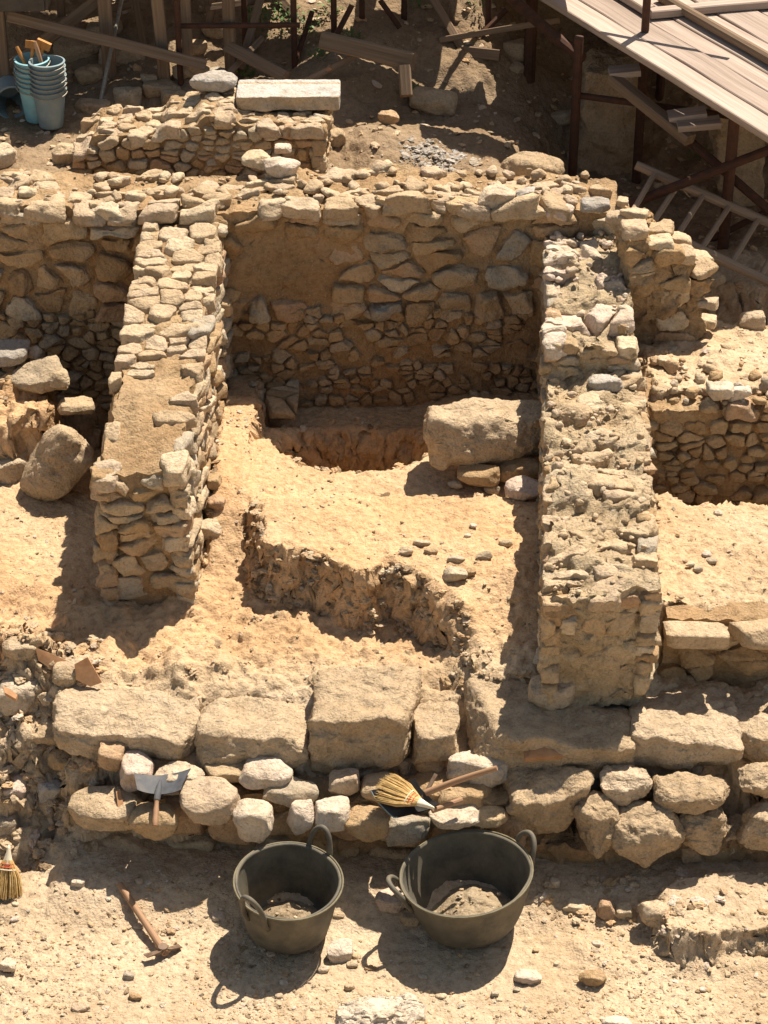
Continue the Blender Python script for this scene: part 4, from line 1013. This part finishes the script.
# terracotta sherds
def sherd(poly, z, th, rx, rz_, label, bend=0.0, name='roof_tile_fragment'):
    pts = np.array([at(x, y, z) for x, y in poly]); c = pts.mean(0); P = (pts - c) * (0.85 if len(poly) > 4 else 1)
    k = len(P); V = []; m = MB(); rings = [1.0, 0.66, 0.33]
    for sgn in (1, -1):
        for rr2 in rings:
            for q in P: V.append((q[0] * rr2, q[1] * rr2, bend * (q[0] * rr2) ** 2 + sgn * th / 2))
    V = np.array(V); V = rotx(V, rx); F = []
    for s_ in (0, 3):
        for i in range(2):
            for j in range(k):
                f = [(s_ + i) * k + j, (s_ + i) * k + (j + 1) % k, (s_ + i + 1) * k + (j + 1) % k, (s_ + i + 1) * k + j]
                F.append(f if s_ == 0 else f[::-1])
    for j in range(k): F.append([j, 3 * k + j, 3 * k + (j + 1) % k, (j + 1) % k])
    m.add(V + c, F); n6 = 0
    m.F.append(np.array([[2 * k + j for j in range(k)], [5 * k + j for j in range(k)][::-1]])); m.M.append(np.zeros(2, int))
    tag(m.build(name, [M_TERRA], loc=tuple(c), smooth=True, angle=30), label, 'tile fragment')
sherd([(34, 652), (48, 655), (69, 661), (71, 672), (62, 672), (36, 661)], 0.565, 0.014, 0.9, 0, 'curved terracotta fragment standing at the edge of the shadow, left of the pointed one', -2.0)
sherd([(74, 667), (90, 662), (104, 680), (90, 683), (74, 678)], 0.56, 0.014, 1.0, 0, 'pointed terracotta tile fragment on the back of the flat left block')
sherd([(2, 688), (9, 690), (19, 696), (17, 700), (4, 694)], 0.69, 0.016, 0.2, 0, 'narrow orange sherd on the large pale rock at the left edge')
sherd([(520, 747), (545, 743), (566, 746), (566, 755), (522, 757)], 0.495, 0.022, 0.3, 0, 'curved clay tile fragment on top of the upright squared boulder', -3.0)
sherd([(116, 795), (121, 793), (127, 815), (124, 820), (118, 812)], 0.30, 0.014, 0.5, 0, 'slim terracotta sherd wedged in the foundation below the shovel')

# marble slab -----------------------------------------------------------
sa, sb = at(236, 112, 1.545), at(340, 108, 1.545)
m = MB(); rg = np.random.default_rng(8)
nxs, nzs = 60, 10
ext = np.array(((sb[0] - sa[0]) / 2, 0.105, 0.032))
Nn = np.array([(1, 0, 0), (-1, 0, 0), (0, 1, 0), (0, -1, 0.12), (0, 0, 1), (0, 0, -1), (0.5, -0.6, -0.6), (-0.3, -0.8, -0.5)], float); Nn /= np.linalg.norm(Nn, axis=1)[:, None]
Hh = np.array([ext[0], ext[0], ext[1], ext[1], ext[2], ext[2], 0.275, 0.16])
Vs, Fs = hull(ext, Nn, Hh, 34, 28)
front = sst((-Vs[:, 1] - 0.05) / 0.06)
Vs = Vs + vfbm(Vs, 11, 4, 4) * np.array((0.003, 0.012, 0.004)) * front[:, None] + vfbm(Vs, 30, 3, 6) * 0.0015
groove = np.exp(-((Vs[:, 1] - 0.062) / 0.012) ** 2) * (Vs[:, 2] > 0.015); Vs[:, 2] -= 0.008 * groove
cs_ = (sa + sb) / 2 + np.array((0, 0.10, 0.032)); fn_ = np.cross(Vs[Fs[:, 1]] - Vs[Fs[:, 0]], Vs[Fs[:, 2]] - Vs[Fs[:, 0]]); fn_ /= np.linalg.norm(fn_, axis=1)[:, None] + 1e-12
stn = (fn_[:, 1] < -0.4) | (fn_[:, 2] < -0.3)
m.add(Vs + cs_, Fs, 0, 0.7); m.M[-1] = np.where(stn, 1, 0)
tag(m.build('marble_slab', [M_MARBLE, M_CAP], loc=tuple(cs_ - np.array((0, 0, 0.032)))), 'white marble slab with a grooved back edge on the short low wall', 'slab')

# ------------------------------------------------------------------ stacked plastic buckets
def plastic_bucket(c, R, h, mat, label, group, wire=True, tx=0.0, rz=0.0, face=None, bail_drop=0.02):
    root = empty('plastic_bucket', tuple(c), label, 'bucket', group); c = np.asarray(c, float); r = R * 0.72
    pr = [(0.001, 0), (r * 0.95, 0), (r, 0.004)] + [(r + (R - r) * t, h * t) for t in np.linspace(0.05, 0.98, 6)] + [(R + 0.006, h * 0.975), (R + 0.007, h), (R - 0.002, h + 0.002)]
    pr += [(r - 0.003 + (R - r) * t, h * t) for t in np.linspace(0.96, 0.05, 5)] + [(0.001, 0.006)]
    m = MB(); lathe(m, pr, (0, 0, 0), 32, 0); V = m.V[0]
    tr = lambda A: rotz(rotx(np.asarray(A), tx), rz) + c
    m.V[0] = tr(V); kid(m.build('body', [mat], angle=40), root)
    if wire:
        pts = [(math.cos(a) * (R + 0.008), math.sin(a) * (R + 0.010), h - 0.012 - bail_drop * math.sin(-a)) for a in np.linspace(-math.pi, 0, 18)]
        m = MB(); tube(m, tr(pts), 0.0028, 6); kid(m.build('handle', [M_WIRE]), root)
    return root
b1 = hit(37, 121); b2 = hit(52, 128)
rgb = np.random.default_rng(3)
names = ['bottom', 'second from the bottom', 'third from the bottom', 'fourth from the bottom', 'fifth from the bottom', 'top']
names7 = names[:5] + ['sixth from the bottom', 'top']
for k in range(6):
    plastic_bucket(b1 + np.array((rgb.normal(0, 0.002), rgb.normal(0, 0.002), 0.012 + 0.024 * k)), 0.077, 0.185, M_BLUE, names[k] + ' pale blue bucket of the left nested stack holding tools', 'nested plastic buckets in two stacks', True, 0.02, 0.05 * k, bail_drop=0.012)
for k in range(7):
    plastic_bucket(b2 + np.array((rgb.normal(0, 0.002), rgb.normal(0, 0.002), 0.012 + 0.023 * k)), 0.079, 0.185, M_GREYB, names7[k] + ' grey-blue bucket of the right nested stack', 'nested plastic buckets in two stacks', True, -0.03, -0.04 * k, bail_drop=0.012)
bl = hit(10, 118); plastic_bucket(bl + np.array((-0.03, 0.19, 0.085)), 0.08, 0.19, M_GREYB, 'grey bucket lying on its side at the left edge', 'nested plastic buckets in two stacks', False, 1.62, 0.25)
top1 = b1 + np.array((0, 0, 0.30))
for dx, dy, lx, ly, lb_ in ((-0.03, -0.02, -0.035, 0.02, 'leftmost wooden trowel handle in the blue bucket'), (0.0, 0.0, 0.01, 0.02, 'broad orange wooden brush in the blue bucket'), (0.03, 0.02, 0.03, 0.0, 'second orange wooden brush leaning right in the blue bucket')):
    pa = top1 + np.array((dx, dy, 0.0)); pb = pa + np.array((lx, ly, 0.075)); root = empty('wooden_brush', tuple(pa), lb_, 'brush', 'brushes in the bucket')
    kid(one(lambda m: tube(m, [pa - (pb - pa) * 1.6, pa, (pa + pb) / 2, pb], [0.008, 0.008, 0.01, 0.008], 8), 'handle', [M_ORANGE]), root)
    if 'orange' in lb_: kid(one(lambda m: board(m, pb - (pb - pa) * 0.2, pb + (pb - pa) * 0.25, 0.07, 0.022, (0, -1, 0.5), seg=4), 'head', [M_ORANGE]), root)
top2 = b2 + np.array((0, 0, 0.33))
root = empty('wooden_brush', tuple(top2), 'pale wooden brush handle sticking out of the grey-blue stack', 'brush', 'brushes in the bucket')
kid(one(lambda m: tube(m, [top2 + (-0.02, 0.02, -0.05), top2 + (-0.045, 0.04, 0.05), top2 + (-0.055, 0.05, 0.085)], [0.009, 0.011, 0.008], 8), 'handle', [M_TOOLWOOD]), root)
# leaning spade-like shaft behind
tag(one(lambda m: tube(m, [hit(100, 105) , atY(110, 55, 10.55), atY(122, -2, 10.8), atY(127, -30, 10.95)], 0.011, 8), 'long_pole', [M_WIRE]), 'thin grey pole leaning against the timber frame behind the low wall', 'pole')

# ------------------------------------------------------------------ scaffolding
# sunlit plank platform on the right
zdk = 1.75
e0 = at(550, 0, zdk)[:2]; e1 = at(771, 137, zdk)[:2]; dv = unit(e1 - e0); nv = np.array((-dv[1], dv[0]))
if nv[0] < 0: nv = -nv
root = empty('scaffold_platform', (1.6, 9.8, 0.9), 'sunlit platform of weathered planks on rusty posts at the upper right', 'scaffold')
rgp = np.random.default_rng(12); off = 0.0
for k in range(11):
    w = (0.13, 0.15, 0.12, 0.21, 0.2, 0.22, 0.2, 0.21, 0.2, 0.2, 0.2)[k]
    s0 = e0 + nv * (off + w / 2) - dv * 1.3; s1 = e1 + nv * (off + w / 2) + dv * (0.0 if k < 2 else rgp.uniform(-0.02, 0.35))
    if k == 2: s1 = s1 - dv * 0.12
    dz = rgp.normal(0, 0.004)
    kid(one(lambda m: board(m, (*s0, zdk - 0.02 + dz), (*s1, zdk - 0.02 + dz), w - 0.008, 0.035, seed=k, tint=rgp.uniform(0.15, 1.0), warp=0.005, seg=30), 'plank', [M_PLANK]), root)
    off += w
pw0 = e0 + nv * 0.46 + dv * 0.25; pw1 = e1 + nv * 0.46 + dv * 0.2
kid(one(lambda m: tube(m, [(*(pw0 + (pw1 - pw0) * t), zdk + 0.026) for t in np.linspace(0, 1, 12)], 0.026, 10), 'lashed_pole', [M_TIMBER]), root)
def R_(*pts, r=0.022, name='brace', mat=None): return kid(one(lambda m: tube(m, list(pts), r, 10), name, [mat or M_RUST]), root)
def foot(p): return np.array((p[0], p[1], float(T(p[0], p[1])[0]) - 0.03))
def post(px, py, Y, ztop, r=0.022):
    p = atY(px, py, Y); a = foot(p); R_(a, (p[0], p[1], ztop), r=r, name='post'); return a
post(576, 100, 10.22, zdk - 0.04); post(729, 180, 9.62, zdk - 0.04, 0.026); post(640, 120, 10.35, zdk - 0.04); post(530, 50, 10.75, 2.25, 0.03); post(660, 90, 10.9, zdk - 0.04)
R_(at(546, 266, 0.98) if False else atY(575, 226, 9.55), atY(730, 165, 9.60), atY(800, 138, 9.62), r=0.022)
R_(atY(632, 92, 10.1), atY(700, 150, 9.75), atY(790, 228, 9.5), r=0.022)
R_(atY(506, -6, 10.75), atY(545, 28, 10.5), atY(582, 58, 10.25), r=0.028)
R_(atY(690, 250, 9.7), atY(790, 200, 9.75), r=0.016)
R_(atY(575, 95, 10.25), atY(760, 120, 9.8), r=0.016)
pr_ = at(645, 31, zdk); R_(pr_, pr_ + (0, 0, 0.5), r=0.019, name='rail_post')
R_(pr_ + (-0.6, 0.5, 0.44), pr_ + (0.5, -0.1, 0.46), r=0.014, name='rail')
u0 = at(650, 13, zdk + 0.02); u1 = at(790, 1, zdk + 0.02)
kid(one(lambda m: board(m, u0, u1, 0.06, 0.04, tint=1.0, seed=31), 'raised_board', [M_PLANK]), root)
kid(one(lambda m: board(m, u0 + (0.0, 0.02, 0), u0 + (-0.14, 0.3, 0.0), 0.06, 0.04, tint=1.0, seed=32), 'raised_board', [M_PLANK]), root)
# stair treads under the platform
for (xa, ya, xb, yb, Yt) in ((609, 73, 640, 70, 10.15), (668, 117, 706, 112, 9.85), (677, 125, 720, 121, 9.78)):
    kid(one(lambda m: board(m, atY(xa, ya, Yt), atY(xb, yb, Yt), 0.10, 0.03, seed=int(xa), tint=0.9, seg=4), 'tread', [M_PLANK]), root)
kid(one(lambda m: board(m, atY(612, 78, 10.12), atY(690, 140, 9.72), 0.06, 0.05, seed=77, seg=6), 'stringer', [M_TIMBER]), root)

# timber shelter frame on the left and middle, with an unseen shade roof added above the picture
root = empty('timber_scaffold', (-0.8, 10.6, 1.3), 'dark timber and steel scaffold standing in shade along the top of the picture', 'scaffold')
def beam(xa, ya, Ya, xb, yb, Yb, w, t, mat=M_TIMBER, name='beam', tint=0.5):
    return kid(one(lambda m: board(m, atY(xa, ya, Ya), atY(xb, yb, Yb), w, t, (0, -1, 0.4), seed=int(xa + ya) % 97, tint=tint, seg=10), name, [mat]), root)
def vpost(px, py, Y, w, mat=M_TIMBER, tint=0.5, ztop=2.06, lean=0.0, steel=False):
    p = atY(px, py, Y); a = foot(p); b = np.array((p[0] + lean, p[1], ztop))
    kid(one(lambda m: tube(m, [a, b], w * 0.5, 10) if steel else board(m, a, b, w, w * 0.8, (0, -1, 0), seed=int(px), tint=tint, seg=8), 'post', [mat]), root)
vpost(163, 40, 10.55, 0.058, tint=1.0, lean=-0.03); vpost(187, 40, 10.65, 0.05, tint=1.0); vpost(107, 40, 10.62, 0.065, tint=0.6); vpost(230, 40, 10.6, 0.06, tint=0.2)  # raised tint on the first two posts stands in for partial sun
vpost(3, 50, 10.5, 0.05, tint=0.3); vpost(207, 40, 10.9, 0.04, tint=0.6, lean=0.12)
for px, Y in ((178, 10.5), (245, 10.75), (294, 10.6), (334, 10.7), (362, 10.9), (404, 11.0), (488, 10.9)): vpost(px, 30, Y, 0.03, M_RUST, steel=True)
beam(8, 16, 10.52, 206, 65, 10.45, 0.055, 0.045, tint=0.8); beam(12, 66, 10.6, 104, -4, 10.7, 0.06, 0.045, tint=0.7)
beam(228, 46, 10.6, 286, 78, 10.35, 0.06, 0.05, tint=0.6); beam(322, 40, 10.45, 414, 62, 10.3, 0.085, 0.08, tint=0.4)
for a in ((180, 26, 10.55, 300, 25, 10.55), (336, 36, 10.65, 352, 5, 10.7), (478, 38, 10.8, 506, 10, 10.9), (296, 60, 10.6, 312, 12, 10.8), (380, 0, 10.9, 400, 28, 10.85)):
    kid(one(lambda m: tube(m, [atY(*a[:3]), atY(*a[3:])], 0.014, 8), 'brace', [M_RUST]), root)
beam(404, 66, 10.28, 406, 96, 10.2, 0.06, 0.06, name='post'); beam(462, 51, 10.75, 500, 55, 10.7, 0.055, 0.05, name='beam', tint=0.5)
for k_, (xa, ya, Ya, xb, yb, Yb, w_) in enumerate(((60, -4, 10.9, 66, 70, 10.9, .04), (135, -4, 10.9, 150, 80, 10.75, .035), (262, -6, 10.9, 240, 70, 10.6, .04), (275, -6, 11.1, 320, 46, 10.8, .045), (345, -6, 11.2, 392, 60, 10.7, .04), (430, -6, 11.0, 470, 60, 10.7, .04), (205, 8, 10.8, 300, -6, 11.0, .035), (300, 84, 10.3, 372, 48, 10.5, .03), (440, 40, 10.8, 560, 20, 10.7, .03), (30, 30, 10.8, 130, 4, 10.9, .04), (215, 88, 10.4, 262, 38, 10.7, .03))):
    beam(xa, ya, Ya, xb, yb, Yb, w_, w_ * 0.8, tint=(k_ * 0.37) % 1, name='prop')
# unseen planks placed to shade this side; gaps shaped to let sun patches through
rgr = np.random.default_rng(21)
holes = [(-0.42, 0.02, 11.1, 11.75), (0.52, 0.92, 10.95, 11.45), (-0.85, -0.55, 10.9, 11.1), (-0.75, -0.5, 11.5, 11.7), (0.12, 0.3, 11.3, 11.5), (-1.3, -1.15, 11.3, 11.5)]
yk = 10.52
while yk < 13.6:
    cuts = sorted((h_[0] + rgr.normal(0, 0.03), h_[1] + rgr.normal(0, 0.03)) for h_ in holes if h_[2] <= yk + 0.09 <= h_[3])
    xa = -2.9
    for (ca, cb) in cuts + [(0.98, None)]:
        if ca - xa > 0.05:
            kid(one(lambda m: board(m, (xa, yk + 0.09, 2.10 + rgr.normal(0, 0.008)), (ca, yk + 0.09 + rgr.normal(0, 0.01), 2.10), 0.19, 0.035, seed=int(yk * 100), tint=rgr.random(), seg=8), 'shade_plank', [M_PLANK]), root)
        xa = cb
    yk += 0.2
for k, yk in enumerate((10.28, 10.40)):  # extra unseen planks, added to extend the shade
    kid(one(lambda m: board(m, (0.42, yk, 2.10), (0.98, yk, 2.10), 0.115, 0.035, seed=k + 5, seg=6), 'shade_plank', [M_PLANK]), root)

# tool shaft lying behind the slab
ta_, tb_ = at(303, 84, 1.40), at(331, 67, 1.50)
tag(one(lambda m: tube(m, [ta_, (ta_ + tb_) / 2, tb_], 0.013, 10), 'wooden_shaft', [M_TOOLWOOD]), 'sunlit end of a wooden tool shaft leaning behind the marble slab', 'tool handle')

# ladder lying in the shade
root = empty('wooden_ladder', tuple(atY(700, 230, 9.3)), 'old wooden ladder lying on its side in shade below the platform', 'ladder')
la, lb2 = atY(636, 165, 9.75), atY(790, 232, 9.5); lc, ld = atY(612, 208, 9.35), atY(790, 292, 9.1)
for a, b in ((la, lb2), (lc, ld)):
    kid(one(lambda m: tube(m, [a, (a + b) / 2, b], [0.021, 0.023, 0.021], 10, tint=1.0), 'rail', [M_LADDER]), root)
for u, v in ((655, 630), (679, 651), (704, 676), (730, 701), (759, 731), (785, 760)):
    ta1 = (u - 636) / 154; tb1 = (v - 612) / 178
    kid(one(lambda m: tube(m, [la + (lb2 - la) * ta1, lc + (ld - lc) * tb1], 0.014, 8, tint=1.0), 'rung', [M_LADDER]), root)

# masonry pillar under the platform
m = MB(); V, F = rock((0.15, 0.13, 0.31), np.random.default_rng(4), 10, 6, 34, 0.09, 0.06, fine=0.03, cut=(0.85, 1.0), box=True); pc = hit(606, 172)
m.add(V + pc + np.array((0, 0.1, 0.26)), F, 0, 0.2); tag(m.build('masonry_pillar', [M_BLOCK], loc=tuple(pc)), 'stout brown pillar of old masonry standing in shade under the platform', 'pillar')
m = MB(); V, F = rock((0.11, 0.1, 0.3), np.random.default_rng(14), 9, 5, 26, 0.1, 0.06, fine=0.03, box=True); pc = hit(735, 200)
m.add(V + pc + np.array((0, 0.05, 0.24)), F, 0, 0.1); tag(m.build('masonry_pillar', [M_BLOCK], loc=tuple(pc)), 'narrower earthy pillar behind the ladder near the right edge', 'pillar')

# dark container hanging at the top left
pc = atY(24, 6, 10.45)
root = empty('dark_crate', tuple(pc), 'dark open crate on the timber frame at the top left corner', 'crate')
def crate(m):
    for (dx, dy, sx_, sy_, sz_) in ((0, -0.06, 0.11, 0.012, 0.1), (0, 0.06, 0.11, 0.012, 0.1), (-0.11, 0, 0.012, 0.06, 0.1), (0.11, 0, 0.012, 0.06, 0.1), (0, 0, 0.11, 0.06, 0.012)):
        V, F = hull((sx_, sy_, sz_ / 2), np.array([(1, 0, 0), (-1, 0, 0), (0, 1, 0), (0, -1, 0), (0, 0, 1), (0, 0, -1)], float), np.array((sx_, sx_, sy_, sy_, sz_ / 2, sz_ / 2)), 30, 6)
        m.add(V + pc + np.array((dx, dy, 0.05 if sz_ > 0.05 else 0.0)), F)
kid(one(crate, 'body', [M_PLASTIC]), root)

# weeds
def weed(px, py, label, sz, seed, cnt=60):
    rg = np.random.default_rng(seed); c = hit(px, py); m = MB()
    for _ in range(cnt):
        a = rg.uniform(0, 6.28); r_ = sz * rg.random() ** 0.6; p_ = c + np.array((math.cos(a) * r_, math.sin(a) * r_, rg.uniform(0.0, sz * 0.9)))
        l = rg.uniform(0.012, 0.028); d = unit((math.cos(a) + rg.normal(0, 0.5), math.sin(a) + rg.normal(0, 0.5), rg.uniform(0.1, 1.0))); s = unit(np.cross(d, (0, 0, 1))) * l * 0.28
        V = [p_, p_ + d * l * 0.5 + s, p_ + d * l, p_ + d * l * 0.5 - s]; m.add(V, [(0, 1, 2, 3)], 0, rg.random())
    tag(m.build('weed', [M_LEAF], loc=tuple(c), smooth=False), label, 'weed', 'weeds sprouting on the shaded slope' if 'sprouting' in label else None)
weed(408, 94, 'small green weed left of the squat sunlit boulder', 0.045, 1, 70)
weed(270, 36, 'green weed on the slope between the steel posts, leftmost', 0.13, 2, 260)
weed(302, 38, 'green weed on the slope right of the left one between the posts', 0.12, 3, 240)
weed(420, 8, 'green weed at the top edge above the shaded log', 0.07, 4, 90)
for k_, (px, py, sz) in enumerate(((330, 14, 0.06), (352, 40, 0.05), (240, 62, 0.06), (258, 20, 0.07), (480, 6, 0.07), (318, 58, 0.05), (700, 160, 0.06), (412, 96, 0.03), (285, 12, 0.06))):
    weed(px, py, 'small green weed sprouting on the shaded slope among the props', sz, 20 + k_, 70)
weed(245, 78, 'low weed in the shade behind the whitish-grey rock', 0.05, 5, 60)

# stones that ended up fully buried are not part of the picture
for n_ in ('loose_stone.038', 'loose_stone.041', 'rubble_rock.012', 'rubble_rock.020', 'rubble_rock.021', 'pebble.003', 'pebble.022', 'pebble.023', 'pebble.024', 'pebble.043', 'weed.006'):
    o = bpy.data.objects.get(n_)
    if o: bpy.data.objects.remove(o, do_unlink=True)
